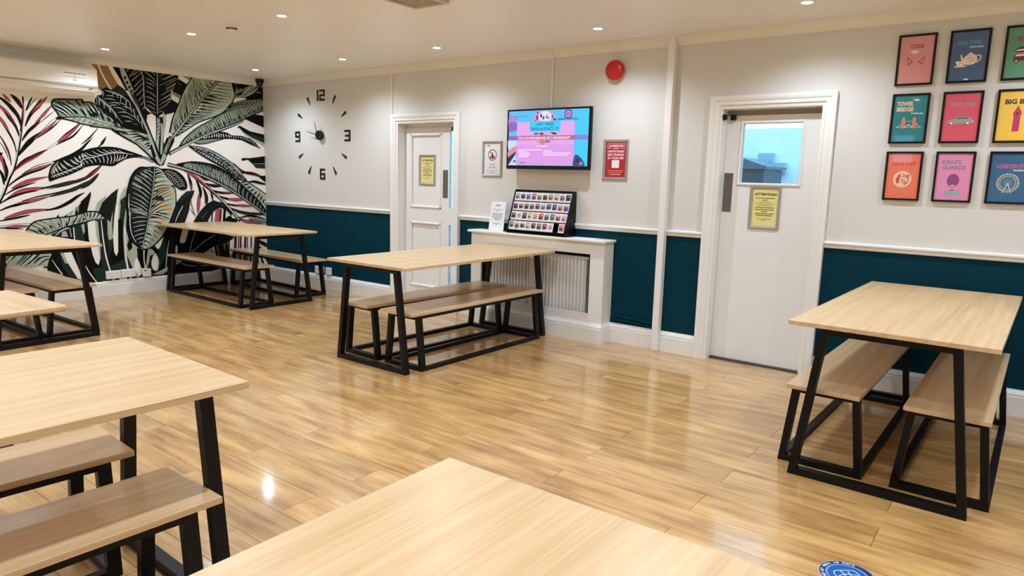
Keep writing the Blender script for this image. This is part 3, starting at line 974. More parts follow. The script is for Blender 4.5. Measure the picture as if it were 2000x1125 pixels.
s k 9.3,9.3 0|-912,1665 -854,1651 -755,1664 -644,1698 -550,1724
p g 0 0|-433,2422 -106,2439 -230,2334 -373,2228 -378,2331
v k 9.6,13.4,3.8 22,0.00,0.90,0.30,0.00,0.00,1.00|-428,2420 -323,2422 -216,2426 -118,2433|-373,2228 -330,2261 -286,2294 -186,2372
p k 0 0|-379,2223 -351,2268 -241,2327 -118,2418 6,2452 -2,2242 -224,2210 -245,2232
p l 0 0|-281,2285 -197,2356 -108,2400 -35,2423 -77,2346 -151,2285 -250,2236
v k 4.8,13.5,4.8 9,0.00,0.95,0.10,0.00,0.00,1.00|-270,2282 -175,2354 -52,2412|-245,2246 -156,2294 -88,2350
p g 0 0|-368,2238 -276,2269 -239,2242 -363,2218
s y 3.9,9.8,2.9 0|-31,2380 3,2389
s y 3.9,9.7,2.9 0|-100,2310 -55,2319 -22,2304
p k 0 0|-255,1980 -121,2046 3,2044 -2,1898 -114,1933
p c 0 0|-87,2049 -53,2067 4,2081 3,2040
p k 0 0|-363,1866 -350,1888 -328,1896 -194,1839 6,1810 3,1710 -165,1743 -288,1825 -340,1874
p d 0 0|-217,1810 5,1765 3,1710 -154,1746
p l 0 0|-284,1823 -164,1760 3,1705 1,1665 -262,1790
p k 0 0|-328,1493 -303,1513 -234,1512 -136,1524 19,1549 14,1391 -130,1397 -170,1444 -235,1494 -304,1479
p d 0 0|-161,1444 16,1449 14,1391 -130,1397
s y 2.9,7.8 0|-161,1448 16,1453
s m 9.2,23.7,31.3,23.7,4.0 0|-869,1293 -794,1248 -696,1250
s k 5.6,14.5,19.1,14.5,2.4 0|-888,1297 -803,1262 -716,1254
s k 10.4,26.8,35.4,26.8,4.5 0|-796,1203 -719,1176 -640,1172 -560,1177
s m 5.2,13.4,17.7,13.4,2.2 0|-758,1194 -660,1181 -570,1177
s k 9.0,23.1,30.5,23.1,3.9 0|-726,1125 -633,1097 -523,1088 -419,1089
s m 5.2,13.3,17.6,13.3,2.2 0|-603,1102 -522,1095 -429,1095
s p 1.1,7.9,11.7,7.9,0.8 0|-603,1102 -522,1095 -429,1095
s k 8.0,20.4,27.0,20.4,3.4 0|-625,1050 -525,1017 -402,1002
s m 11.6,29.7,39.2,29.7,5.0 0|-525,1017 -412,1006 -279,1012
s p 2.5,17.7,26.1,17.7,1.7 0|-525,1017 -412,1006 -279,1012
s k 6.4,16.5,21.8,16.5,2.8 0|-558,965 -446,940 -320,928
s m 9.6,24.6,32.5,24.6,4.1 0|-425,944 -309,933 -180,926
s p 2.1,14.6,21.6,14.6,1.4 0|-425,944 -309,933 -180,926
s d 12.1,31.1,41.0,31.1,5.2 0|-489,907 -365,857 -205,829 -6,814
s m 8.3,21.2,28.0,21.2,3.5 0|-334,846 -172,833 -5,824
s k 7.2,18.5,24.4,18.5,3.1 0|-379,785 -260,805 -130,787 4,753
s m 12.5,32.0,42.3,32.0,5.3 0|-389,799 -306,743 -176,724 -43,700
s p 2.7,19.1,28.1,19.1,1.8 0|-389,799 -306,743 -176,724 -43,700
s y 13.9,35.6,47.0,35.6,5.9 0|-262,766 -131,757 2,718
v k 4.0,11.9,4.0 10,0.00,1.00,0.00,0.00,0.00,1.00|-250,781 -130,777 3,748|-220,736 -110,722 1,678
s m 12.0,30.8,40.6,30.8,5.1 0|-326,1336 -241,1333 -133,1316 -2,1265
s k 7.0,18.0,23.7,18.0,3.0 0|-426,1447 -345,1374 -262,1336 -133,1321
s m 5.7,14.7,19.4,14.7,2.5 0|-426,1442 -365,1392 -304,1356
s p 1.3,8.8,12.9,8.8,0.8 0|-426,1442 -365,1392 -304,1356
p k 0 0|-101,1292 -23,1304 11,1304 8,1215 -36,1245
s d 11.0,28.2,37.3,28.2,4.7 0|-245,1223 -158,1228 -71,1210 13,1191
s k 5.5,14.1,18.5,14.1,2.3 0|-212,1223 -114,1224 7,1201
s k 10.1,26.0,34.3,26.0,4.3 0|-1004,1308 -980,1232 -969,1170 -967,1115
s m 5.0,12.7,16.8,12.7,2.1 0|-977,1205 -965,1152 -962,1115
s p 1.1,7.6,11.2,7.6,0.7 0|-977,1205 -965,1152 -962,1115
s k 11.3,29.0,38.2,29.0,4.8 0|-905,1238 -871,1152 -860,1079 -873,1006
s m 12.6,32.3,42.6,32.3,5.4 0|-879,1079 -889,970 -904,851
s p 2.7,19.2,28.4,19.2,1.8 0|-879,1079 -889,970 -904,851
s k 10.3,26.6,35.1,26.6,4.4 0|-832,1161 -797,1079 -786,1005 -798,950
s m 5.2,13.3,17.5,13.3,2.2 0|-815,1097 -804,1024 -812,959
s k 7.3,18.7,24.7,18.7,3.1 0|-737,1106 -720,1051 -712,995
s k 2.5,6.5,8.6,6.5,1.1 0|-980,1034 -971,934 -929,815
s k 2.6,6.6,8.7,6.6,1.1 0|-995,916 -965,861 -925,814
s k 11.2,37.3,35.4,31.7,37.3 0|-1062,1356 -944,1291 -807,1184 -665,1065 -519,922 -370,746
s p 5.5,23.8,18.3,7.3 0|-1035,1339 -935,1287 -806,1193 -722,1116
s w 1.9,7.6,13.3,11.4 0|-806,1189 -665,1069 -519,922 -380,760
s p 32.1,32.1 0|-640,896 -665,741
s m 24.6,24.6 0|-616,895 -635,740
s k 32.3,32.3 0|-565,894 -584,738
s p 20.7,20.7 0|-670,896 -695,742
s k 15.0,15.0 0|-721,897 -739,744
s m 29.9,29.9 0|-560,569 -586,199
s m 26.0,26.0 0|-523,567 -549,195
s m 34.2,34.2 0|-437,563 -463,188
s k 12.1,12.1 0|-394,561 -420,184
s m 22.3,22.3 0|-367,559 -392,182
s k 22.4,22.4 0|-306,556 -332,177
s m 14.3,14.3 0|-279,555 -304,174
s k 16.4,16.4 0|-223,552 -248,170
s k 9.8,25.3,33.4,25.3,4.2 0|-172,514 -82,457 9,399
s k 7.5,19.3,25.5,19.3,3.2 0|-174,452 -119,408 -62,362
s m 5.8,15.0,19.8,15.0,2.5 0|-127,501 -13,443 33,408
s k 7.6,19.5,25.7,19.5,3.2 0|-100,282 -79,228 -57,185
s k 7.6,19.6,25.9,19.6,3.3 0|-31,266 -3,222 26,199
p y 0 0|-979,1624 -835,1617 -682,1574 -546,1506 -396,1408 -301,1294 -253,1234 -253,1234 -350,1258 -452,1310 -570,1396 -687,1455 -811,1518 -912,1579 -979,1624
v k 3.7,14.9,4.7 26,0.00,0.90,0.30,0.10,0.12,0.97|-980,1623 -837,1573 -704,1516 -559,1429 -420,1320 -253,1234|-979,1624 -835,1617 -682,1574 -546,1506 -396,1408 -301,1294 -253,1234
v d 2.8,18.6,3.7 16,0.10,0.80,0.30,0.10,0.20,0.95|-980,1623 -837,1573 -704,1516 -559,1429 -420,1320 -253,1234|-979,1624 -835,1617 -682,1574 -546,1506 -396,1408 -301,1294 -253,1234
v k 3.7,18.6,7.4 18,0.10,0.90,0.40,0.00,0.15,0.90|-980,1623 -837,1573 -704,1516 -559,1429 -420,1320 -253,1234|-979,1624 -912,1579 -811,1518 -687,1455 -570,1396 -452,1310 -350,1258 -253,1234
s k 7.4,11.1,11.1,7.4 0|-979,1624 -835,1617 -682,1574 -546,1506 -396,1408 -301,1294 -253,1234
s k 9.3,20.5,20.5,7.4 0|-979,1624 -912,1579 -811,1518 -687,1455 -570,1396 -452,1310 -350,1258 -253,1234
s k 13.0,14.9,13.0,5.6 0|-980,1623 -837,1573 -704,1516 -559,1429 -420,1320 -253,1234
p l 0 0|-412,1259 -287,1234 -160,1170 14,1057 9,918 -111,997 -248,1124
v d 5.9,25.6,9.8 9,0.00,0.75,0.20,0.00,0.00,1.00|-351,1231 -248,1126 -111,999 -2,918|-266,1227 -149,1160 -52,1097 13,1037
s k 13.6,11.7 0|-412,1259 -287,1236 -160,1172 14,1062
p k 0 0|-1123,1411 -1030,1430 -937,1442 -795,1433 -650,1401 -532,1339 -402,1247 -270,1134 -143,1027 -47,919 17,828 16,788 -115,889 -275,998 -460,1114 -658,1216 -849,1298 -1034,1361 -1230,1408
v d 38.0,49.4 9,0.10,0.90,0.00,0.10,0.62,0.97|-1230,1408 -1034,1361 -849,1298 -658,1216 -460,1114 -275,998 -115,889 16,788|-1123,1411 -1030,1430 -937,1442 -795,1433 -650,1401 -532,1339 -402,1247 -270,1134 -143,1027 -47,919 17,828
v y 2.8,11.4,8.5,3.8 34,0.08,0.95,0.20,0.10,0.12,0.62|-1230,1408 -1034,1361 -849,1298 -658,1216 -460,1114 -275,998 -115,889 16,788|-1123,1411 -1030,1430 -937,1442 -795,1433 -650,1401 -532,1339 -402,1247 -270,1134 -143,1027 -47,919 17,828
v g 2.8,17.1,7.6 18,0.50,0.97,0.30,0.10,0.12,0.62|-1230,1408 -1034,1361 -849,1298 -658,1216 -460,1114 -275,998 -115,889 16,788|-1123,1411 -1030,1430 -937,1442 -795,1433 -650,1401 -532,1339 -402,1247 -270,1134 -143,1027 -47,919 17,828
v y 5.7,9.5,4.7 9,0.05,0.95,0.02,0.12,0.62,0.98|-1230,1408 -1034,1361 -849,1298 -658,1216 -460,1114 -275,998 -115,889 16,788|-1123,1411 -1030,1430 -937,1442 -795,1433 -650,1401 -532,1339 -402,1247 -270,1134 -143,1027 -47,919 17,828
s k 13.1,20.6,18.7,15.0 0|-1123,1411 -1030,1430 -937,1442 -795,1433 -650,1401 -532,1339 -402,1247 -270,1134 -143,1027 -47,919 17,828
s k 41.8,38.0,32.3,28.5 0|-1230,1408 -1034,1361 -849,1298 -658,1216 -460,1114 -275,998 -115,889 16,788
s y 19.0,13.3,11.4,11.4 0|-1230,1408 -1034,1361 -849,1298 -658,1216 -460,1114 -275,998 -115,889 16,788
b k 0 0|-1250,1360 -1162,1349 -1091,1311 -1044,1258 -1017,1187 -1028,1135 -1092,1122 -1153,1158 -1222,1216 -1298,1289 -1312,1349
v y 2.7,8.0,2.7 9,0.08,0.85,0.10,0.15,0.10,0.95|-1295,1332 -1218,1291 -1150,1230 -1090,1151|-1242,1347 -1145,1327 -1066,1267 -1029,1187 -1031,1142
v y 2.7,7.1,2.7 9,0.10,0.85,0.10,-0.15,0.10,0.95|-1295,1332 -1218,1291 -1150,1230 -1090,1151|-1289,1289 -1221,1229 -1171,1177 -1109,1133
s y 2.7,7.1,7.1,3.5 0|-1295,1332 -1218,1291 -1150,1230 -1090,1151
p k 0 0|-2144,1002 -2086,1054 -2044,1102 -2041,1080 -2079,942 -2094,897 -2092,856 -2104,774 -2159,776
p l 0 0|-2011,918 -1993,978 -1959,1015 -1903,1057 -1892,1053 -1943,985 -1981,895
p b 0 0|-1977,902 -1936,992 -1897,1030 -1844,1083 -1771,1138 -1783,1091 -1832,798 -1969,803 -1999,887
p l 0 0|-1741,1083 -1708,1146 -1685,1149 -1698,1060 -1754,990 -1787,805 -1803,813 -1777,975
p d 0 0|-1756,1014 -1698,1060 -1699,794 -1788,797
p d 0 0|-2158,791 -2103,782 -2074,811 -1968,815 -1955,906 -1815,965 -1793,964 -1801,825 -1787,809 -1767,964 -1674,963 -1651,567 -1556,473 -1419,505 -1315,630 -1260,743 -1166,790 -936,688 -458,559 -481,530 -568,485 -716,445 -851,386 -863,125 -1277,164 -1273,162 -2199,158
p k 0 0|-2144,790 -2097,774 -2091,653 -2067,484 -2032,358 -2013,329 -2070,323 -2125,442 -2162,520
p b 0 0|-1956,898 -1822,965 -1842,873 -1860,812 -1899,767 -1921,644 -1899,425 -1864,266 -1908,269 -1952,507 -1963,662
p k 0 0|-1863,532 -1853,453 -1833,417 -1812,466 -1795,809 -1757,816 -1735,690 -1744,414 -1769,368 -1815,340 -1877,298 -1899,425
p k 0 0|-1706,916 -1675,931 -1687,727 -1659,568 -1671,489 -1703,459 -1715,523 -1696,585 -1712,689
p c 0 0|-2091,807 -2021,807 -2017,664 -1996,540 -1997,417 -2016,335 -2039,359 -2071,469 -2095,638 -2102,744
p l 0 0|-2021,807 -1994,793 -1991,648 -1985,540 -2000,371 -2003,541 -2020,664
p c 0 0|-1806,964 -1774,964 -1794,802 -1812,466 -1833,417 -1853,461 -1854,641 -1829,841
p l 0 0|-1774,964 -1756,964 -1777,824 -1795,798 -1787,871
p l 0 0|-1900,813 -1873,781 -1841,896 -1858,734 -1858,610 -1896,589 -1906,659
p d 0 0|-1906,309 -1838,342 -1769,368 -1744,287 -1668,272 -1677,249 -1894,268
p l 0 0|-1732,807 -1706,916 -1705,838 -1719,705 -1696,585 -1718,523 -1703,459 -1663,496 -1667,552 -1594,484 -1477,476 -1423,440 -1418,374 -1502,315 -1526,235 -1628,163 -1657,198 -1675,281 -1721,412 -1734,572
p k 0 0|-1617,493 -1537,462 -1497,469 -1524,333 -1536,260 -1591,273 -1613,356
s w 11.3,11.3 0|-1542,462 -1547,351 -1538,252
b c 0 0|-1631,380 -1606,347 -1587,273 -1595,192 -1615,185 -1640,229 -1655,303
p k 0 0|-1452,491 -1381,462 -1315,630 -1226,750 -1206,492 -1294,247 -1387,206 -1468,197 -1494,314 -1481,395 -1424,419
p d 0 0|-1379,502 -1291,613 -1295,381 -1385,239 -1387,355
b l 0 0|-1436,420 -1401,397 -1385,313 -1402,232 -1431,218 -1465,254 -1470,328
b c 0 0|-1433,399 -1406,381 -1393,314 -1408,241 -1430,228 -1461,262 -1465,328
p c 0 0|-1419,505 -1368,551 -1321,598 -1355,501 -1385,460 -1404,479
p l 0 0|-1469,180 -1353,228 -1302,256 -1262,228 -1347,177
p k 0 0|-1348,169 -1270,229 -1265,161
s y 3.3,11.6,14.9 0|-1213,675 -1273,496 -1310,257
s w 6.2,12.4,15.5,12.4 0|-1961,811 -1953,600 -1936,413 -1905,261
s l 7.9,23.8,27.0,19.0 0|-1702,924 -1736,690 -1738,414 -1723,269
s w 12.7,12.7 0|-1729,729 -1736,413 -1723,269
s w 7.7,13.8 0|-2154,376 -2102,264 -2039,141
p w 0 0|-1966,157 -1945,147 -1924,133 -1968,134
s w 18.9,18.9 0|-1881,180 -1872,140
s w 19.1,19.1 0|-1780,178 -1783,130
s w 19.3,19.3 0|-1703,195 -1696,129
s w 48.0,48.0 0|-1812,149 -1743,174
p k 0 0|-1249,710 -458,554 -481,530 -568,490 -674,462 -778,425 -851,386 -1264,406
p c 0 0|-1141,538 -1096,675 -1025,663 -1069,534 -1089,514 -1123,513
b c 0 0|-1185,494 -1167,474 -1171,408 -1194,410
s y 5.7,8.5,8.5 0|-942,650 -998,511 -1023,403
s y 8.6,7.7,5.8 0|-678,604 -845,516 -998,406
p c 0 0|-715,460 -652,471 -626,361 -841,385
p l 0 0|-841,385 -747,437 -699,366
s k 33.4,33.4 0|-709,484 -685,325
s k 33.7,33.7 0|-621,479 -596,319
s k 33.8,33.8 0|-568,476 -543,315
p k 0 0|-1212,346 -945,287 -580,198 -770,155 -1220,187
s l 5.8,9.6,3.9 0|-1166,314 -1083,260 -928,233 -725,230
p l 0 0|-1192,363 -1098,337 -1158,285 -1197,270
p k 0 0|-2387,836 -2355,880 -2353,836
p l 0 0|-2305,846 -2276,878 -2220,922 -2232,851
p k 0 0|-2332,839 -2276,878 -2292,842
p k 0 0|-2173,875 -2163,964 -2112,1023 -2048,1101 -2041,1090 -2048,1053 -2097,888
p g 0 0|-2207,869 -2199,939 -2162,964 -2173,875
p k 0 0|-2201,906 -2180,913 -2176,876 -2203,869
p d 0 0|-2434,679 -2333,726 -2272,745 -2099,795 -2092,579 -2439,599
p k 0 0|-2279,738 -2225,751 -2216,586 -2269,589
p l 0 0|-2334,704 -2301,709 -2285,649 -2344,653
p l 0 0|-2156,763 -2128,777 -2124,671 -2142,672
p k 0 0|-2135,672 -2096,791 -2092,579 -2134,581
s w 10.5,10.5 0|-2229,743 -2227,617
s y 7.4,10.4 0|-2263,737 -2255,648
s w 7.4,10.3 0|-2396,670 -2333,718 -2273,738
p l 0 0|-2647,728 -2596,790 -2538,820 -2390,841 -2238,855 -2134,889 -2138,887 -2089,898 -2012,898 -1958,868 -1918,819 -1918,817 -2018,813 -2088,800 -2092,794 -2196,772 -2299,746 -2379,717 -2472,684 -2524,662 -2623,667
v k 6.0,14.9,8.9 16,0.00,1.00,0.05,-0.08,0.00,0.95|-2524,662 -2472,684 -2379,717 -2299,746 -2196,772 -2092,794 -2088,800 -2018,813 -1918,817|-2647,728 -2596,790 -2538,820 -2390,841 -2238,855 -2134,889 -2138,887 -2089,898 -2012,898 -1958,868 -1918,819
v g 19.4,22.3,6.0 15,0.10,0.70,0.20,-0.08,0.03,0.95|-2524,662 -2472,684 -2379,717 -2299,746 -2196,772 -2092,794 -2088,800 -2018,813 -1918,817|-2647,728 -2596,790 -2538,820 -2390,841 -2238,855 -2134,889 -2138,887 -2089,898 -2012,898 -1958,868 -1918,819
v w 2.2,6.7,2.2 14,0.10,0.95,0.10,-0.08,0.05,0.93|-2524,662 -2472,684 -2379,717 -2299,746 -2196,772 -2092,794 -2088,800 -2018,813 -1918,817|-2647,728 -2596,790 -2538,820 -2390,841 -2238,855 -2134,889 -2138,887 -2089,898 -2012,898 -1958,868 -1918,819
v k 3.0,14.9,3.0 9,0.20,0.60,0.30,-0.08,0.05,0.70|-2524,662 -2472,684 -2379,717 -2299,746 -2196,772 -2092,794 -2088,800 -2018,813 -1918,817|-2647,728 -2596,790 -2538,820 -2390,841 -2238,855 -2134,889 -2138,887 -2089,898 -2012,898 -1958,868 -1918,819
s k 13.4,13.4,14.9,10.5 0|-2647,728 -2596,790 -2538,820 -2390,841 -2238,855 -2134,889 -2138,887 -2089,898 -2012,898 -1958,868 -1918,819
s k 7.4,13.4,13.4,7.4 0|-2524,662 -2472,684 -2379,717 -2299,746 -2196,772 -2092,794 -2088,800 -2018,813 -1918,817
p k 0 0|-2446,511 -2208,531 -2062,534 -1982,529 -1987,151 -2041,144 -2295,220 -2388,278 -2491,323 -2498,366 -2478,424
p d 0 0|-2373,494 -2317,381 -2227,238 -2229,213 -2304,245 -2356,353
p d 0 0|-2077,298 -1977,315 -1988,138 -2040,156
p l 0 0|-2373,503 -2329,509 -2300,379 -2328,378
p c 0 0|-2341,503 -2270,505 -2238,405 -2193,259 -2186,196 -2224,213 -2301,373
p c 0 0|-2079,535 -2002,530 -1998,405 -2017,336 -2044,364 -2067,447
p l 0 0|-2008,531 -1987,529 -1992,404 -2014,337 -2000,417
s w 3.6,8.4,12.0 0|-2447,427 -2405,346 -2362,266
s w 5.0,11.2,11.2 0|-2157,374 -2103,251 -2041,147
p l 0 0|-2890,496 -2759,520 -2457,511 -2446,475 -2473,423 -2491,359 -2538,387 -2611,369 -2898,388
s k 4.6,12.6,3.4 0|-2835,400 -2762,480 -2714,523
s k 4.6,12.7,3.5 0|-2753,405 -2683,480 -2640,518
s k 4.7,12.8,3.5 0|-2719,390 -2623,482 -2580,520
s k 4.7,12.9,3.5 0|-2680,387 -2606,439 -2530,505
s k 4.7,13.0,3.5 0|-2609,393 -2533,457 -2449,463
s k 4.7,13.0,3.6 0|-2569,378 -2504,426 -2456,440
s k 4.7,12.9,3.5 0|-2649,396 -2561,489 -2519,516
s k 4.6,12.5,3.4 0|-2873,415 -2821,468 -2779,510
s d 3.5,12.8,3.5 0|-2738,403 -2674,462 -2631,512
s d 3.5,12.8,3.5 0|-2699,400 -2624,464 -2570,507
s d 3.5,12.9,3.5 0|-2608,404 -2554,453 -2481,460
s d 3.4,12.6,3.4 0|-2841,395 -2784,448
s w 5.8,8.2,4.7 0|-2705,389 -2625,459 -2560,513
s w 3.4,5.7 0|-2831,394 -2788,448
p c 0 0|-2571,360 -2490,335 -2491,323 -2541,346
p k 0 0|-2540,351 -2509,361 -2489,347
p k 0 0|-2721,233 -2593,190 -2472,141 -2597,137 -2708,138
s w 4.7,9.5 0|-2644,195 -2597,137
p d 0 0|-2712,226 -2668,210 -2668,139 -2708,144
p b 0 0|-1376,1373 -1467,1365 -1529,1364 -1584,1326 -1632,1254 -1662,1168 -1688,1067 -1698,974 -1693,888 -1684,931 -1689,806 -1685,704 -1657,599 -1608,517 -1562,469 -1564,472 -1525,608 -1485,752 -1459,863 -1469,827 -1448,931 -1416,1082 -1391,1242 -1375,1381
p l 0 0|-1376,1373 -1309,1351 -1241,1264 -1166,1180 -1198,1168 -1162,1133 -1157,1009 -1174,893 -1218,778 -1204,849 -1251,743 -1315,630 -1393,544 -1476,482 -1562,469 -1564,472 -1525,608 -1485,752 -1459,863 -1469,827 -1448,931 -1416,1082 -1391,1242 -1375,1381
v d 24.1,32.1,8.0 9,0.20,0.95,0.20,-0.06,0.30,0.90|-1375,1381 -1391,1242 -1416,1082 -1448,931 -1469,827 -1459,863 -1485,752 -1525,608 -1564,472|-1404,1369 -1491,1351 -1554,1326 -1612,1247 -1643,1161 -1668,1060 -1679,974 -1674,888 -1664,931 -1671,806 -1668,703 -1645,607 -1599,528 -1562,473
v g 6.4,40.2,28.9 5,0.55,1.00,0.20,-0.06,0.02,0.30|-1375,1381 -1391,1242 -1416,1082 -1448,931 -1469,827 -1459,863 -1485,752 -1525,608 -1564,472|-1404,1369 -1491,1351 -1554,1326 -1612,1247 -1643,1161 -1668,1060 -1679,974 -1674,888 -1664,931 -1671,806 -1668,703 -1645,607 -1599,528 -1562,473
v k 3.2,11.2,4.0 16,0.30,1.00,0.20,-0.06,0.05,0.50|-1375,1381 -1391,1242 -1416,1082 -1448,931 -1469,827 -1459,863 -1485,752 -1525,608 -1564,472|-1404,1369 -1491,1351 -1554,1326 -1612,1247 -1643,1161 -1668,1060 -1679,974 -1674,888 -1664,931 -1671,806 -1668,703 -1645,607 -1599,528 -1562,473
v y 4.0,10.4,8.0,3.2 24,0.08,0.98,0.12,-0.06,0.06,0.97|-1375,1381 -1391,1242 -1416,1082 -1448,931 -1469,827 -1459,863 -1485,752 -1525,608 -1564,472|-1404,1369 -1491,1351 -1554,1326 -1612,1247 -1643,1161 -1668,1060 -1679,974 -1674,888 -1664,931 -1671,806 -1668,703 -1645,607 -1599,528 -1562,473
s w 2.4,7.9,11.0,7.9,4.7 0|-1667,1083 -1671,1013 -1676,927 -1670,833 -1663,884 -1674,766 -1662,647 -1621,549
p o 0 0|-1375,1166 -1238,1163 -1202,1057 -1283,1074 -1379,1098
p o 0 0|-1392,1002 -1288,985 -1201,918 -1212,869 -1316,920 -1402,970
p o 0 0|-1432,850 -1322,806 -1260,739 -1325,741 -1442,810
p d 0 0|-1389,1058 -1317,1058 -1287,1009 -1312,997 -1392,1010
v k 8.0,11.2,8.0,2.4 26,0.00,0.97,0.12,0.08,0.08,0.99|-1375,1381 -1391,1242 -1416,1082 -1448,931 -1469,827 -1459,863 -1485,752 -1525,608 -1564,472|-1372,1362 -1310,1339 -1249,1256 -1176,1168 -1208,1150 -1172,1115 -1168,1009 -1185,893 -1227,778 -1217,849 -1264,743 -1327,631 -1400,553 -1484,489 -1562,472
v k 12.9,19.3,4.8 12,0.00,0.45,0.30,0.08,0.05,0.95|-1375,1381 -1391,1242 -1416,1082 -1448,931 -1469,827 -1459,863 -1485,752 -1525,608 -1564,472|-1372,1362 -1310,1339 -1249,1256 -1176,1168 -1208,1150 -1172,1115 -1168,1009 -1185,893 -1227,778 -1217,849 -1264,743 -1327,631 -1400,553 -1484,489 -1562,472
v w 6.4,8.0,3.2 11,0.06,0.60,0.20,0.08,0.62,0.97|-1375,1381 -1391,1242 -1416,1082 -1448,931 -1469,827 -1459,863 -1485,752 -1525,608 -1564,472|-1372,1362 -1310,1339 -1249,1256 -1176,1168 -1208,1150 -1172,1115 -1168,1009 -1185,893 -1227,778 -1217,849 -1264,743 -1327,631 -1400,553 -1484,489 -1562,472
v k 16.1,16.1,4.8 6,0.00,0.90,0.10,0.08,0.02,0.14|-1375,1381 -1391,1242 -1416,1082 -1448,931 -1469,827 -1459,863 -1485,752 -1525,608 -1564,472|-1372,1362 -1310,1339 -1249,1256 -1176,1168 -1208,1150 -1172,1115 -1168,1009 -1185,893 -1227,778 -1217,849 -1264,743 -1327,631 -1400,553 -1484,489 -1562,472
v w 3.2,6.4,2.4 4,0.05,0.85,0.10,0.08,0.03,0.15|-1375,1381 -1391,1242 -1416,1082 -1448,931 -1469,827 -1459,863 -1485,752 -1525,608 -1564,472|-1372,1362 -1310,1339 -1249,1256 -1176,1168 -1208,1150 -1172,1115 -1168,1009 -1185,893 -1227,778 -1217,849 -1264,743 -1327,631 -1400,553 -1484,489 -1562,472
s k 14.0,20.3,20.3,15.6,12.5 0|-1376,1373 -1467,1365 -1529,1364 -1584,1326 -1632,1254 -1662,1168 -1688,1067 -1698,974 -1693,888 -1684,931 -1689,806 -1685,704 -1657,599 -1608,517 -1562,469
s k 11.6,11.6,11.6,13.2 0|-1376,1373 -1309,1351 -1241,1264 -1166,1180 -1198,1168 -1162,1133 -1157,1009 -1174,893 -1218,778 -1204,849 -1251,743 -1315,630 -1393,544 -1476,482 -1562,469
s k 24.1,24.1,20.9,16.1 0|-1375,1381 -1391,1242 -1416,1082 -1448,931 -1469,827 -1459,863 -1485,752 -1525,608 -1564,472
s y 7.2,8.8,9.6,8.0 0|-1375,1381 -1391,1242 -1416,1082 -1448,931 -1469,827 -1459,863 -1485,752 -1525,608 -1564,472
p b 0 0|-1246,752 -1204,867 -1153,982 -1095,1053 -1028,1108 -932,1117 -955,1061 -987,998 -1016,872 -1069,746
p d 0 0|-1144,982 -1028,1097 -953,1111 -1050,1026
s w 3.6,7.2,7.2 0|-1178,759 -1142,839 -1081,941
p b 0 0|-966,752 -919,823 -869,887 -788,964 -707,1003 -629,977 -549,937 -471,840 -482,812 -551,889 -621,912 -672,897 -729,856 -776,782 -788,745 -880,749 -833,821 -756,898 -802,857 -848,812 -865,748
p k 0 0|-577,771 -534,803 -498,817 -473,783 -411,771 -412,732 -588,739
p d 0 0|-628,985 -579,965 -570,928 -620,938
"""
MC = dict(c=(250, 245, 236), k=(6, 7, 7), b=(22, 24, 24), d=(32, 47, 42), g=(132, 146, 126), l=(178, 188, 166), t=(160, 124, 72),
          o=(200, 172, 128), p=(186, 84, 98), m=(88, 28, 36), w=(240, 242, 238), y=(180, 187, 182))


def paint_mural():
    A = Art(step=2e-5, base=2e-4, rough=.55, spec=.15)
    A.rect(RY + .02, 0, .15, 2.395, MC['c'])

    def P(t):
        return [tuple(int(v) / 1000 for v in q.split(',')) for q in t.split()]
    for ln in MURAL.strip().split('\n'):
        h, *body = ln.split('|')
        cmd, c, w, ex = h.split()
        c = MC[c]
        w = [float(v) / 1000 for v in w.split(',')]
        if cmd == 'b':
            A.blob(P(body[0]), c)
        elif cmd == 'p':
            A.poly(P(body[0]), c)
        elif cmd == 's':
            A.stroke(P(body[0]), w, c)
        else:
            n, a, b, j, bow, t0, t1 = [float(v) for v in ex.split(',')]
            A.veins(P(body[0]), P(body[1]), int(n), w, c, t0, t1, a, b, j, bow, len(ln))
    o = A.build('mural', wall_left, (0, 0, 0), FACE_MURAL)
    o['label'] = 'tropical leaf wallpaper in black, sage, cream and pink'
    return o


paint_mural()



# ---- boxed pipe (vertical white post)
q = MB()
q.bbox(5.437, 5.493, -.058, 0, 0, 2.452, M['trim'], .003)
tag(q.build('pipe_boxing'), 'white vertical boxed-in pipe running from floor to coving', 'pipe')


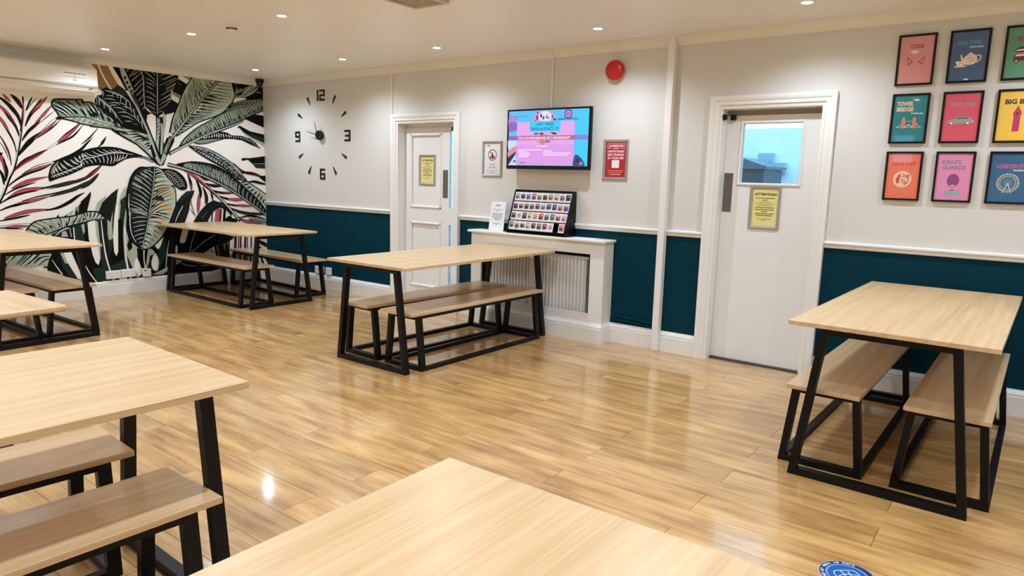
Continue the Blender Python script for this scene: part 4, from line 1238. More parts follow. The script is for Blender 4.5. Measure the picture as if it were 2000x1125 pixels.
# ---- architraves and doors
def architrave(D, name, label):
    x0, x1, h = D
    e = tag(empty(name, ((x0 + x1) / 2, 0, 0)), label, kind='structure')
    cx = (x0 + x1) / 2
    prof = [(0, 0), (0, -.016), (.020, -.020), (.028, -.030), (.050, -.030), (.058, -.036), (.074, -.040), (AW, -.040), (AW, 0)]   # offset outward, y

    def strip(pts_fn, nm):
        mb = MB()
        A, B = [pts_fn(o, 0) for o, yy in prof], [pts_fn(o, 1) for o, yy in prof]
        v = [(a[0] - cx, yy, a[1]) for a, (o, yy) in zip(A, prof)] + [(b[0] - cx, yy, b[1]) for b, (o, yy) in zip(B, prof)]
        n = len(prof)
        f = [(i, (i + 1) % n, n + (i + 1) % n, n + i) for i in range(n)]
        tri = tessellate_polygon([[Vector((p[0], p[1], 0)) for p in prof]])
        f += [tuple(t) for t in tri] + [tuple(n + i for i in t) for t in tri]
        mb.add(v, f, M['trim'])
        mb.build(nm, e)
    strip(lambda o, k: (x0 - o, 0 if k == 0 else h + o), 'architrave')
    strip(lambda o, k: (x1 + o, 0 if k == 0 else h + o), 'architrave')
    strip(lambda o, k: (x0 - o if k == 0 else x1 + o, h + o), 'architrave_head')
    mb = MB()      # lining of the opening with a door stop
    for xa, xb in ((x0, x0 + .004), (x1 - .004, x1)):
        mb.box(xa - cx, xb - cx, 0, T, 0, h, M['trim'])
    mb.box(x0 - cx, x1 - cx, 0, T, h - .004, h, M['trim'])
    mb.build('door_lining', e)
    mb = MB()
    mb.bbox(x0 + .005 - cx, x1 - .005 - cx, .05, T + .01, 0, .014, flat((58, 56, 54), .5), .003)  # dark strip added to stop daylight showing under the door
    mb.build('light_stop_strip', e)
    return e


door_frame_1 = architrave(D1, 'door_1', 'white panelled door in a moulded frame beside the clock')
door_frame_2 = architrave(D2, 'door_2', 'white flush door with a square wired glass window')


def wires(x0, x1, z0, z1, y, step, r, m):
    mb = MB()
    x = x0 + step / 2
    while x < x1:
        mb.box(x - r, x + r, y - r, y + r, z0, z1, m)
        x += step
    z = z0 + step / 2
    while z < z1:
        mb.box(x0, x1, y - r, y + r, z - r, z + r, m)
        z += step
    return mb


def snap_frame(name, wd, ht, art, loc, rot, label, cat, fr=.022, depth=.013):
    """aluminium snap frame round a printed sheet"""
    e = tag(empty(name, loc, rot), label, cat)
    for (ax, sgn) in ((0, -1), (0, 1), (1, -1), (1, 1)):
        mb = MB()
        L = ht if ax == 0 else wd
        W2 = wd / 2 if ax == 0 else ht / 2
        prof = [(W2, 0), (W2, depth * .6), (W2 - fr * .35, depth), (W2 - fr, depth * .5), (W2 - fr, 0)]
        v = []
        for end in (-1, 1):
            for (o, zz) in prof:
                cut = end * (L / 2 - (W2 - o))
                v.append((sgn * o, cut, zz) if ax == 0 else (cut, sgn * o, zz))
        n = len(prof)
        f = [(i, (i + 1) % n, n + (i + 1) % n, n + i) for i in range(n)] + [tuple(range(n)), tuple(range(n, 2 * n))]
        mb.add(v, f, M['alu'])
        mb.build('frame_rail', e)
    art.build('printed_sheet', e)
    return e


def notice_art(wd, ht, title=True):
    A = Art(rough=.3, coat=.5)
    A.rect(-wd / 2, wd / 2, -ht / 2, ht / 2, (232, 220, 140))
    k = (24, 22, 14)
    A.text('ATTENTION', 0, ht * .315, ht * .070, k, wd * .80, bold=.05)
    rr = random.Random(4)
    rows = [(.245, .72, 1), (.195, .22, 1), (.145, .48, 0), (.095, .70, 0), (.045, .54, 0), (-.005, .70, 1), (-.06, .70, 1), (-.11, .22, 1), (-.165, .70, 1), (-.215, .60, 1), (-.30, .52, 0), (-.34, .14, 0)]
    for yy, ww, bo in rows:      # the small print: unreadable lines of dark words
        x = -wd * ww / 2
        hh = ht * (.022 if bo else .014)
        while x < wd * ww / 2:
            l = rr.uniform(.02, .06) * wd * 1.6
            x2 = min(x + l, wd * ww / 2)
            A.rect(x, x2, ht * yy - hh / 2, ht * yy + hh / 2, k if bo else (80, 74, 40))
            A.z -= A.step
            x = x2 + wd * .014
        A.z += A.step
    return A


# door 1: two panels left, narrow glazing right
DY = .085
e = door_frame_1
cx = (D1[0] + D1[1]) / 2
q = MB()
X0, X1, Z1 = D1[0] + .008, D1[1] - .008, D1[2] - .045
PX0, PX1 = 2.510, 2.955
GX0, GX1 = 3.062, 3.168
cuts_z = [.02, .19, .875, 1.03, 1.79, Z1]
for (xa, xb, za, zb) in ((X0, PX0, .02, Z1), (PX1, GX0, .02, Z1), (GX1, X1, .02, Z1),
                         (PX0, PX1, .02, .19), (PX0, PX1, .880, 1.025), (PX0, PX1, 1.785, Z1),
                         (GX0, GX1, .02, .25), (GX0, GX1, .866, 1.03), (GX0, GX1, 1.81, Z1)):
    q.box(xa - cx, xb - cx, DY, DY + .04, za, zb, M['door'])
slab = q.build('door_leaf', e)
for za, zb in ((.19, .880), (1.025, 1.785)):
    q = MB()
    q.box(PX0 - cx, PX1 - cx, DY + .012, DY + .03, za, zb, M['door'])
    q.build('panel', slab)
    q = MB()
    t = .024
    for (xa, xb, z0, z1) in ((PX0, PX0 + t, za, zb), (PX1 - t, PX1, za, zb), (PX0, PX1, za, za + t), (PX0, PX1, zb - t, zb)):
        q.bbox(xa - cx, xb - cx, DY - .010, DY + .014, z0, z1, M['door'], .007)
    q.build('panel_moulding', slab)
for za, zb in ((.25, .866), (1.03, 1.81)):
    q = MB()
    q.box(GX0 - cx, GX1 - cx, DY + .018, DY + .022, za, zb, M['glass'])
    q.build('pane', slab)
q = MB()
q.bbox(2.978 - cx, 3.046 - cx, DY - .003, DY, 1.14, 1.42, M['steel'], .001)
q.build('push_plate', slab)
q = MB()
q.bbox(3.130 - cx, 3.165 - cx, DY - .05, DY, 1.800, 1.842, M['black'], .003)
q.build('door_catch', slab)
q = MB()
q.box(X0 - cx, X1 - cx, DY + .02, DY + .045, Z1, D1[2] - .004, M['trim'])
q.build('head_stop', e)

# door 2: flush door with wired glass
e = door_frame_2
cx = (D2[0] + D2[1]) / 2
X0, X1, Z1 = D2[0] + .006, D2[1] - .006, 1.862
GX0, GX1, GZ0, GZ1 = 6.018, 6.440, 1.372, 1.802
q = MB()
for (xa, xb, za, zb) in ((X0, GX0, .015, Z1), (GX1, X1, .015, Z1), (GX0, GX1, .015, GZ0), (GX0, GX1, GZ1, Z1)):
    q.box(xa - cx, xb - cx, .075, .115, za, zb, M['door'])
slab = q.build('door_leaf', e)
q = MB()
t = .020
for (xa, xb, za, zb) in ((GX0 - t, GX0, GZ0 - t, GZ1 + t), (GX1, GX1 + t, GZ0 - t, GZ1 + t), (GX0, GX1, GZ0 - t, GZ0), (GX0, GX1, GZ1, GZ1 + t)):
    q.bbox(xa - cx, xb - cx, .064, .085, za, zb, M['door'], .005)
q.build('glazing_bead', slab)
q = MB()
q.box(GX0 - cx, GX1 - cx, .094, .100, GZ0, GZ1, M['glass'])
q.build('pane', slab)
q = wires(GX0 - cx, GX1 - cx, GZ0, GZ1, .104, .0125, .00035, flat((60, 70, 75), .5, metal=.5))
tag(q.build('glass_wire_mesh', slab), kind='stuff')
q = MB()
q.bbox(5.898 - cx, 5.966 - cx, .072, .075, 1.149, 1.440, M['steel'], .001)
q.build('push_plate', slab)
A = Art(rough=.4)
A.text('PUSH', 0, 0, .012, (50, 48, 46), .040)
A.build('push_lettering', slab, (5.932 - cx, .0718, 1.405), FACE_ROOM)
for xa, xb, ya, yb, nm in ((5.865, 5.907, -.016, .02, 'catch_keeper'), (5.922, 5.958, .045, .075, 'door_catch')):
    q = MB()
    q.bbox(xa - cx, xb - cx, ya, yb, 1.828, 1.868, M['black'], .003)
    q.build(nm, slab if nm == 'door_catch' else e)
q = MB()
q.bbox(5.872 - cx, 5.880 - cx, -.019, -.016, 1.846, 1.854, M['steel'], .001)
q.build('catch_screw', e)
q = MB()
q.box(X0 - cx, X1 - cx, .09, .115, Z1, D2[2] - .004, flat((150, 142, 132), .6))
q.build('head_stop', e)

A = notice_art(.196, .276)
snap_frame('notice_frame', .226, .318, A, (6.219, .0745, 1.194), FACE_ROOM, 'yellow ATTENTION notice in a silver frame on the glazed door', 'notice')
A = notice_art(.196, .276)
snap_frame('notice_frame', .232, .312, A, (2.745, .0965, 1.418), FACE_ROOM, 'yellow ATTENTION notice in a silver frame on the panelled door', 'notice')

# ---- what is seen through the glass: a bright yard
ym = plaster('white_painted_masonry', (225, 230, 232), .04, .8, .2, 18)
q = MB()
q.box(.5, 8.5, 2.2, 2.4, -.1, 1.93, ym)
yard = tag(q.build('yard_wall'), 'white painted yard wall seen through the door glass', 'wall')
q = MB()
q.box(-.5, 9, .5, 3.5, -.2, -.1, flat((150, 155, 158), .9))
tag(q.build('yard_ground'), 'pale concrete yard outside the doors', kind='structure')
for k, (xa, xb, za, zb, lb) in enumerate(((5.47, 5.62, 1.585, 1.68, 'upper'), (5.60, 5.75, 1.485, 1.584, 'lower'))):
    q = MB()
    q.bbox(xa, xb, 2.12, 2.199, za, zb, flat((150, 175, 190), .8), .004)
    tag(q.build('wall_block'), lb + ' grey block stepping down the yard wall outside', 'block')
b = MB()
bx0, bx1 = 5.20, 5.815
b.prism([(bx0 + .03, -.1), (bx1 - .05, -.1), (bx1 - .01, 1.50), (bx0, 1.50)], 1, 1.30, 1.85, flat((52, 64, 74), .5))
bin_e = tag(empty('wheelie_bin', (0, 0, 0)), 'dark grey lidded bin seen through the door glass', 'bin')
b.build('bin_body', bin_e)
b = MB()
b.prism([(bx0 - .02, 1.50), (bx1 + .02, 1.50), (bx1 + .02, 1.525), (bx1 - .05, 1.545), (bx1 - .20, 1.595), (bx0 + .2, 1.63), (bx0 - .02, 1.63)], 1, 1.27, 1.88, flat((70, 86, 98), .45))
b.build('bin_lid', bin_e)


# ================================================================== TABLES AND BENCHES
TL, TW, TZ = 1.783, .810, .75


def trapezoid_frame(root, xc, z_top, w_top, w_bot, dx, t=.034, bar_names=('top_bar', 'foot_bar')):
    """one end frame: two splayed legs, a bar under the top and a bar on the floor"""
    m = M['black']
    for s in (-1, 1):
        q = MB()
        yb, yt = s * w_bot / 2, s * w_top / 2
        pts = [(yb, 0), (yt, z_top), (yt - s * t, z_top), (yb - s * t, 0)]
        v = [(xc - dx / 2, a, b) for a, b in pts] + [(xc + dx / 2, a, b) for a, b in pts]
        q.add(v, [(0, 1, 2, 3), (7, 6, 5, 4)] + [(i, (i + 1) % 4, 4 + (i + 1) % 4, 4 + i) for i in range(4)], m)
        q.build('leg', root)
    q = MB()
    sl = (w_bot - w_top) / 2 / z_top
    a1, a0 = w_top / 2 - t, w_top / 2 - t + sl * t
    q.prism([(-a1, z_top), (a1, z_top), (a0, z_top - t), (-a0, z_top - t)], 0, xc - dx / 2, xc + dx / 2, m)
    q.build(bar_names[0], root)
    q = MB()
    b0, b1 = w_bot / 2 - t, w_bot / 2 - t - sl * t
    q.prism([(-b0, 0), (b0, 0), (b1, t), (-b1, t)], 0, xc - dx / 2, xc + dx / 2, m)
    q.build(bar_names[1], root)


def make_table():
    r = empty('dining_table', (0, 0, 0))
    q = MB()
    q.bbox(-TL / 2, TL / 2, -TW / 2, TW / 2, TZ - .021, TZ, M['oak'], .0015)
    q.build('tabletop', r)
    for s in (-1, 1):
        trapezoid_frame(r, s * (TL / 2 - .046 - .021), TZ - .021, .545, .728, .042)
    return r


BL, BW, BZ = 1.56, .325, .415


def make_bench():
    r = empty('bench', (0, 0, 0))
    q = MB()
    q.bbox(-BL / 2, BL / 2, -BW / 2, BW / 2, BZ - .021, BZ, M['seat'], .0015)
    q.build('seat', r)
    fx = BL / 2 - .07 - .021
    for s in (-1, 1):
        trapezoid_frame(r, s * fx, BZ - .021, .300, .385, .042, .032)
        q = MB()
        q.box(-fx + .021, fx - .021, s * (.385 / 2 - .032) - (0 if s > 0 else 0), s * .385 / 2, 0, .03, M['black'])
        q.build('floor_rail', r)
        q = MB()
        q.box(-fx + .021, fx - .021, min(s * .118, s * .150), max(s * .118, s * .150), BZ - .046, BZ - .021, M['black'])
        q.build('seat_rail', r)
    return r


table0, bench0 = make_table(), make_bench()
tables = [(.908, -.984, 0, 'pale oak trestle table in the corner below the clock'),
          (4.142, -1.068, 90, 'pale oak trestle table in front of the radiator cover'),
          (7.397, -.984, 89, 'pale oak trestle table standing below the framed posters'),
          (5.617, -4.916, 88.6, 'large pale oak trestle table at the lower left, end toward the room'),
          (7.277, -4.952, 90.3, 'nearest pale oak table, only its bare top corner in view'),
          (1.012, -3.168, 2.2, 'pale oak trestle table at the left edge under the air conditioner')]
for k, (x, y, a, lb) in enumerate(tables):
    o = table0 if k == 0 else copy_tree(table0)
    o.location = (x, y, 0)
    o.rotation_euler = (0, 0, math.radians(a))
    tag(o, lb, 'table', 'trestle tables with black frames')
benches = [(.905, -1.187, -.3, 'bench on the near side of the corner table below the clock'),
           (.812, -.425, -3.0, 'bench between the corner table and the wall below the clock'),
           (4.342, -1.064, 89.5, 'bench on the right side of the table by the radiator cover'),
           (3.912, -1.064, 87.6, 'bench on the left side of the table by the radiator cover'),
           (7.130, -.970, 89.5, 'left bench of the table below the framed posters'),
           (7.630, -.968, 89.5, 'right bench of the table below the framed posters'),
           (5.842, -4.898, 88.4, 'near bench of the large lower left table, front half lit'),
           (5.278, -4.898, 86.5, 'far bench of the large lower left table'),
           (.998, -2.930, 1.8, 'bench on the mural side of the table at the left edge'),
           (1.000, -3.345, 2.3, 'nearer bench of the table at the left edge, mostly hidden')]
for k, (x, y, a, lb) in enumerate(benches):
    o = bench0 if k == 0 else copy_tree(bench0)
    o.location = (x, y, 0)
    o.rotation_euler = (0, 0, math.radians(a))
    tag(o, lb, 'bench', 'oak benches with black frames')

# small square pedestal table at the left edge
r = tag(empty('pedestal_table', (4.150, -4.238, 0), (0, 0, math.radians(3.5))), 'small square pale table top poking in at the left edge', 'table')
q = MB()
q.bbox(-.30, .30, -.30, .30, TZ - .030, TZ, M['oak'], .008)
q.build('tabletop', r)
q = MB()
q.lathe([(.035, .02), (.035, TZ - .045)], M['black'], 20)
q.build('column', r, smooth=True)
q = MB()
q.bbox(-.20, .20, -.20, .20, 0, .02, M['black'], .004)
q.build('base_plate', r)
q = MB()
q.bbox(-.13, .13, -.13, .13, TZ - .045, TZ - .030, M['black'], .003)
q.build('top_plate', r)

# ================================================================== RADIATOR COVER AND WHAT STANDS ON IT
r = tag(empty('radiator_cover', (4.2975, 0, 0)), 'white boxed radiator cover with two openings below the screen', 'radiator cover')
ox = 4.2975
q = MB()
q.bbox(3.552 - ox, 5.043 - ox, -.190, 0, .848, .870, M['trim'], .004)
q.build('top_shelf', r)
q = MB()
F0, F1 = -.156, -.140
for (xa, xb, za, zb) in ((3.578, 3.700, .0, .848), (4.262, 4.368, .0, .848), (4.888, 5.020, .0, .848),
                         (3.700, 4.262, .745, .848), (4.368, 4.888, .745, .848), (3.700, 4.262, 0, .240), (4.368, 4.888, 0, .240)):
    q.box(xa - ox, xb - ox, F0, F1, za, zb, M['trim'])
q.build('front_panel', r)
for xa, xb in ((3.578, 3.594), (5.004, 5.020)):
    q = MB()
    q.box(xa - ox, xb - ox, F1, 0, 0, .848, M['trim'])
    q.build('side_panel', r)
q = MB()
q.prism([(a + F0, b) for a, b in SKP], 0, 3.566 - ox, 5.032 - ox, M['trim'])
q.prism([(5.020 - ox - a, b) for a, b in SKP], 1, F0, 0, M['trim'])
q.build('plinth', r)

r = tag(empty('radiator', (4.2975, -.06, 0)), 'white ribbed panel radiator inside its cover', 'radiator')
q = MB()
v, f = [], []
n = 0
x = 3.72 - ox
pitch = .0365
prof = []
while x < 4.80 - ox:
    prof += [(x, -.030), (x + pitch * .18, -.030), (x + pitch * .40, -.002), (x + pitch * .60, -.002), (x + pitch * .82, -.030)]
    x += pitch
prof += [(x, -.030)]
xe = x
pts = prof + [(xe, .02), (3.72 - ox, .02)]
q.prism(pts, 2, .16, .690, M['rad'])
q.build('ribbed_panel', r)
q = MB()
q.bbox(3.70 - ox, xe + .02, -.034, .024, .690, .712, M['rad'], .004)
q.bbox(3.70 - ox, xe + .02, -.034, .024, .135, .16, M['rad'], .004)
q.build('header', r)
q = MB()
q.tube([(4.0 - ox, 0, .135), (4.0 - ox, 0, 0)], .008, M['rad'])
q.tube([(4.75 - ox, 0, .135), (4.75 - ox, 0, 0)], .008, M['rad'])
q.build('pipe', r)

# leaflet rack
RX0, RX1 = 4.010, 4.640
BY, TY, BZ0, TZ0 = -.172, -.055, .870, 1.262
rack = tag(empty('leaflet_rack', ((RX0 + RX1) / 2, 0, .870)), 'black sloping leaflet rack standing on the radiator cover', 'rack')
rx = (RX0 + RX1) / 2
for xa in (RX0, RX1 - .012):
    q = MB()
    q.prism([(BY - .006, 0), (-.012, 0), (-.012, TZ0 - BZ0 - .004), (TY - .004, TZ0 - BZ0 - .004), (BY - .006, .035)], 0, xa - rx, xa + .012 - rx, M['black'])
    q.build('side_panel', rack)
q = MB()
q.box(RX0 + .012 - rx, RX1 - .012 - rx, -.020, -.012, 0, TZ0 - BZ0 - .004, M['black'])
q.build('back_panel', rack)
q = MB()
q.box(RX0 + .012 - rx, RX1 - .012 - rx, BY - .006, -.020, 0, .012, M['black'])
q.build('base', rack)
slope = (TY - BY) / (TZ0 - BZ0 - .035)
rows = 4
RH = (TZ0 - BZ0 - .050) / rows
for k in range(rows):
    z = .030 + k * RH
    yy = BY + slope * (z - .03)
    q = MB()
    q.box(RX0 + .012 - rx, RX1 - .012 - rx, yy, yy + .05 if k < 3 else yy + .03, z - .004, z, M['black'])
    q.build('shelf', rack)
    q = MB()
    q.box(RX0 + .012 - rx, RX1 - .012 - rx, yy - .002, yy, z - .004, z + .004, M['black'])
    q.build('shelf_lip', rack)
PAL = [[(150, 145, 140), (36, 52, 50), (120, 110, 165), (165, 110, 115), (110, 120, 105), (88, 34, 40), (150, 128, 70), (205, 170, 180), (88, 96, 130), (22, 24, 32)],
       [(40, 48, 92), (150, 48, 52), (70, 80, 66), (122, 42, 46), (96, 50, 66), (120, 124, 116), (40, 54, 88), (70, 60, 120), (178, 106, 84), (96, 82, 140)],
       [(90, 42, 48), (206, 202, 204), (66, 40, 54), (190, 182, 140), (200, 130, 120), (160, 44, 44), (70, 84, 82), (98, 106, 98), (160, 84, 54), (214, 140, 150)],
       [(112, 104, 84), (100, 108, 88), (66, 66, 66), (192, 172, 120), (54, 60, 64), (96, 82, 86), (136, 22, 44), (214, 196, 204), (186, 92, 108)]]
NAMES = [['grey', 'dark green', 'violet', 'dusty pink', 'olive', 'dark maroon', 'ochre', 'pale pink', 'slate blue', 'black'],
         ['navy', 'red', 'dark olive', 'brick red', 'plum', 'stone grey', 'dark blue', 'purple', 'orange brown', 'lilac'],
         ['burgundy', 'white ringed', 'dark plum', 'straw', 'salmon', 'scarlet', 'grey green', 'sage', 'rust', 'blush pink'],
         ['khaki', 'moss green', 'charcoal', 'sand', 'slate', 'grey brown', 'crimson', 'target ringed', 'rose pink']]
rname = ['top', 'second', 'third', 'bottom']
rr = random.Random(11)
for ri in range(4):
    k = 3 - ri
    z0 = .870 + .0305 + k * RH
    y0 = BY + slope * (.0005 + k * RH)
    n = len(PAL[ri])
    slots = list(range(10))
    if ri == 3:
        slots = [0, 1, 2, 3, 4, 5, 6, 7, 8.9]
    for j, sl in enumerate(slots):
        xw = .0585
        xc = RX0 + .014 + xw * .5 + sl * .0602
        A = Art(rough=.4, base=.0012, step=2e-4)
        hh = .0830
        col = PAL[ri][j]
        A.rect(-xw / 2 + .006, xw / 2 - .006, .020 + rr.uniform(-.003, .006), .069 + rr.uniform(-.006, .003), col)
        dk = tuple(int(v * .45) for v in col)
        lt = tuple(int(v + (255 - v) * .6) for v in col)
        if 'ringed' in NAMES[ri][j]:
            A.ring(0, .043, .010, .016, (110, 40, 44), 20)
            A.disc(0, .043, .004, .004, (60, 20, 24), 10)
        else:
            A.rect(-xw / 2 + .010, rr.uniform(.0, .014), .024, .024 + rr.uniform(.010, .022), dk)
            A.rect(rr.uniform(-.016, .0), xw / 2 - .010, .052, .059, lt)
        A.rect(-xw / 2 + .012, xw / 2 - .014, .0752, .0784, (120, 112, 112))
        A.rect(-xw / 2 + .008, xw / 2 - .012, .0128, .0150, (140, 136, 136))
        A.mb.box(-xw / 2, xw / 2, 0, hh, 0, .001, flat((236, 232, 232), .4))
        o = A.mb.build('leaflet', None, (xc, y0 + .0025, z0), (PI / 2 - math.atan(slope) * .9, 0, 0), normals=False)
        tag(o, 'leaflet with %s picture, %s row of the rack, number %d from left' % (NAMES[ri][j], rname[ri], j + 1), 'leaflet', 'leaflets in the black rack')

# printed card in a stand
A = Art(rough=.35, base=.0022)
A.rect(-.094, .094, .004, .270, (236, 236, 238))
A.rect(-.030, .030, .232, .240, (80, 80, 84))
rr2 = random.Random(3)
for yy, ww in ((.196, .13), (.184, .05), (.160, .14), (.150, .14), (.140, .12), (.130, .14), (.120, .13), (.110, .10), (.100, .07), (.066, .10), (.058, .03)):
    A.rect(-ww / 2, ww / 2, yy, yy + .0042, (128, 128, 132))
r = tag(empty('card_stand', (3.838, -.115, .8702), (0, 0, math.radians(-6))), 'white printed card in a clear stand on the left of the radiator cover', 'sign')
q = MB()
q.bbox(-.096, .096, 0, .272, -.0005, .002, flat((226, 230, 232), .1, .6), .0005)
q.build('holder', r, rot=(PI / 2 - .12, 0, 0))
A.build('card', r, rot=(PI / 2 - .12, 0, 0))
q = MB()
q.bbox(-.096, .096, 0, .075, 0, .002, flat((226, 230, 232), .1, .6), .0005)
q.build('foot', r)

# papers on the right end of the shelf
q = MB()
q.bbox(4.72, 4.93, -.165, -.055, .8702, .874, flat((240, 240, 242), .5), .0005)
tag(q.build('paper_pile'), 'thin stack of white paper lying on the radiator cover', 'paper')

# ================================================================== ON THE LONG WALL
# television
r = tag(empty('television', (4.362, -.062, 1.702), FACE_ROOM), 'wall-mounted screen showing a pink and blue breakfast advert', 'television')
TWd, THt = .880, .522
q = MB()
q.bbox(-TWd / 2, TWd / 2, -THt / 2, THt / 2, 0, .030, M['bframe'], .004)
tvc = q.build('casing', r)
q = MB()
q.bbox(-.28, .28, -.17, .17, -.030, 0, M['black'], .006)
q.build('back_housing', r)
q = MB()
q.bbox(-.10, .10, -.10, .10, -.061, -.030, M['black'], .002)
q.build('wall_bracket', r)
q = MB()
q.bbox(-.022, .022, -THt / 2 - .008, -THt / 2, .012, .026, M['alu'], .002)
q.build('logo_tab', tvc)
SW, SH = .836, .474
A = Art(emit, base=.0305, strength=1.0)


def tv(u, v):
    return ((u - .5) * SW, (.5 - v) * SH + .008)


def tvp(pts, c):
    A.poly([tv(*p) for p in pts], c)


def tvb(pts, c):
    A.blob([tv(*p) for p in pts], c)


def tvr(u0, u1, v0, v1, c):
    tvp([(u0, v1), (u1, v1), (u1, v0), (u0, v0)], c)


def tvt(s, u, v, h, w, c, bold=.02, al='c', slant=0):
    x, y = tv(u, v)
    A.text(s, x, y, h * SH, c, w * SW, al, bold, slant)


tvr(0, 1, 0, 1, (84, 196, 246))
tvr(.86, 1, 0, 1, (66, 206, 250))
tvb([(0, .10), (.09, .09), (.13, .14), (.08, .22), (.10, .34), (.03, .38), (0, .36)], (168, 138, 222))
tvb([(0, .22), (.06, .20), (.12, .24), (.11, .34), (.04, .37), (0, .34)], (140, 104, 200))
tvb([(0, .52), (.10, .48), (.11, .64), (.04, .72), (0, .70)], (196, 226, 246))
tvb([(0, .74), (.11, .63), (.11, .72), (.03, .84), (0, .86)], (222, 140, 160))
tvp([(0, .85), (.10, .74), (.10, .78), (.02, .96), (0, 1)], (40, 34, 60))
tvp([(.03, .95), (.10, .80), (.11, 1), (0, 1), (.01, .98)], (200, 216, 240))
tvp([(.07, .92), (.09, .90), (.105, .94), (.07, .94)], (30, 36, 60))
A.disc(*tv(.455, .165), .125, .074, (214, 150, 220), 32)
A.disc(*tv(.470, .12), .070, .048, (234, 220, 244), 28)
tvr(.11, .835, .205, .985, (232, 168, 236))
tvr(.11, .835, .62, .985, (222, 158, 232))
for (u, v, a, b, c) in ((.42, .10, .013, .02, (70, 30, 40)), (.45, .135, .012, .014, (40, 34, 50)), (.49, .12, .012, .02, (80, 150, 130)), (.51, .145, .010, .010, (50, 90, 60)), (.44, .165, .010, .008, (230, 120, 110)), (.37, .13, .012, .028, (60, 60, 100)), (.56, .12, .010, .014, (60, 40, 60)), (.375, .045, .008, .010, (40, 40, 70)), (.59, .17, .022, .012, (60, 80, 100)), (.345, .19, .010, .014, (90, 110, 170))):
    A.disc(*tv(u, v), a * SW, b * SW, c, 10)
tvr(.275, .665, .195, .385, (60, 204, 244))
tvt('GET FREE', .47, .275, .050, .22, (20, 112, 160), .02)
tvt('BREAKFAST !!!', .47, .360, .054, .34, (20, 112, 160), .02)
tvb([(.33, .42), (.36, .40), (.40, .42), (.36, .44)], (70, 100, 150))
tvb([(.40, .42), (.44, .40), (.46, .42), (.43, .44)], (60, 50, 90))
tvp([(.54, .395), (.62, .41), (.615, .445), (.57, .43)], (48, 16, 30))
tvb([(.40, .46), (.46, .44), (.54, .46), (.46, .49)], (120, 120, 180))
tvr(0, .11, .455, .535, (134, 104, 196))
tvr(.11, .835, .455, .535, (200, 92, 150))
tvr(.835, 1, .455, .535, (136, 128, 216))
tvt('TAG US ON INSTAGRAM AND GET A FREE BREAKFAST!', .455, .522, .048, .66, (250, 246, 252), .02, slant=.25)
tvb([(.40, .57), (.43, .535), (.48, .55), (.47, .61), (.43, .61)], (228, 128, 90))
tvb([(.48, .55), (.52, .54), (.55, .56), (.50, .59)], (130, 110, 180))
A.disc(*tv(.385, .575), .006, .006, (100, 120, 110), 8)
for (u0, u1, v) in ((.36, .52, .648), (.13, .44, .712), (.13, .25, .745), (.15, .29, .775), (.15, .29, .805), (.14, .27, .835), (.46, .58, .735), (.46, .80, .772), (.46, .77, .808)):
    tvr(u0, u1, v - .008, v + .008, (250, 232, 252))
tvr(.16, .24, .945, .958, (96, 70, 120))
tvr(.25, .80, .950, .955, (200, 150, 214))
tvb([(.84, .86), (.86, .80), (.90, .82), (.94, .88), (.97, .96), (.96, 1.0), (.84, 1.0)], (58, 66, 122))
tvb([(.86, .88), (.89, .86), (.91, .92), (.88, .95)], (36, 40, 84))
tvb([(.91, .94), (.94, .92), (.95, .97), (.91, .98)], (130, 140, 200))
x, y = tv(.755, .085)
for s_, cc in ((.030, (40, 40, 90)), (.024, (210, 130, 214))):
    A.blob([(x - s_, y - s_ * 1.0), (x - s_, y + s_ * 1.0), (x + s_, y + s_ * 1.0), (x + s_, y - s_ * 1.0)], cc)
A.ring(x, y, .009, .013, (60, 50, 120), 18)
A.disc(x + .014, y + .014, .0025, .0025, (60, 50, 120), 8)
tvt('#SMARTHOSTELS', .755, .188, .030, .25, (28, 50, 110), .03)
for u0, u1 in ((.075, .13), (.14, .19), (.20, .22), (.225, .25)):
    tvr(u0, u1, .088, .104, (70, 140, 196))
A.build('display', tvc)

# framed sheets beside the screen
A = Art(rough=.3, coat=.5)
w_, h_ = .196, .290
A.rect(-w_ / 2, w_ / 2, -h_ / 2, h_ / 2, (226, 222, 222))
A.rect(-.066, -.028, .117, .125, (60, 56, 56))
A.disc(0, .035, .052, .052, (70, 30, 32), 36)
A.disc(0, .035, .044, .044, (236, 224, 224), 36)
A.poly([(-.012, .0), (.012, .0), (.012, .036), (.006, .044), (.006, .062), (-.006, .062), (-.006, .044), (-.012, .036)], (66, 24, 26))
A.poly([(.014, .002), (.030, .002), (.026, .034), (.018, .034)], (66, 24, 26))
A.poly([(-.030, .002), (-.014, .002), (-.018, .030), (-.028, .030)], (90, 34, 36))
A.stroke([(-.034, .068), (.034, .002)], .008, (150, 34, 38))
A.rect(-.058, .058, -.094, -.040, (150, 148, 146))
A.rect(-.0565, .0565, -.0925, -.0415, (230, 228, 226))
A.text('ALCOHOL', 0, -.062, .012, (60, 56, 56), .076, bold=.03)
A.text('FREE AREA', 0, -.085, .012, (60, 56, 56), .088, bold=.03)
for yy, ww in ((-.110, .15), (-.120, .06), (-.131, .13)):
    A.rect(-ww / 2, ww / 2, yy - .002, yy + .002, (150, 146, 146))
snap_frame('sign_frame', .236, .330, A, (3.686, -.001, 1.532), FACE_ROOM, 'white no-alcohol sign in a silver frame left of the screen', 'sign')

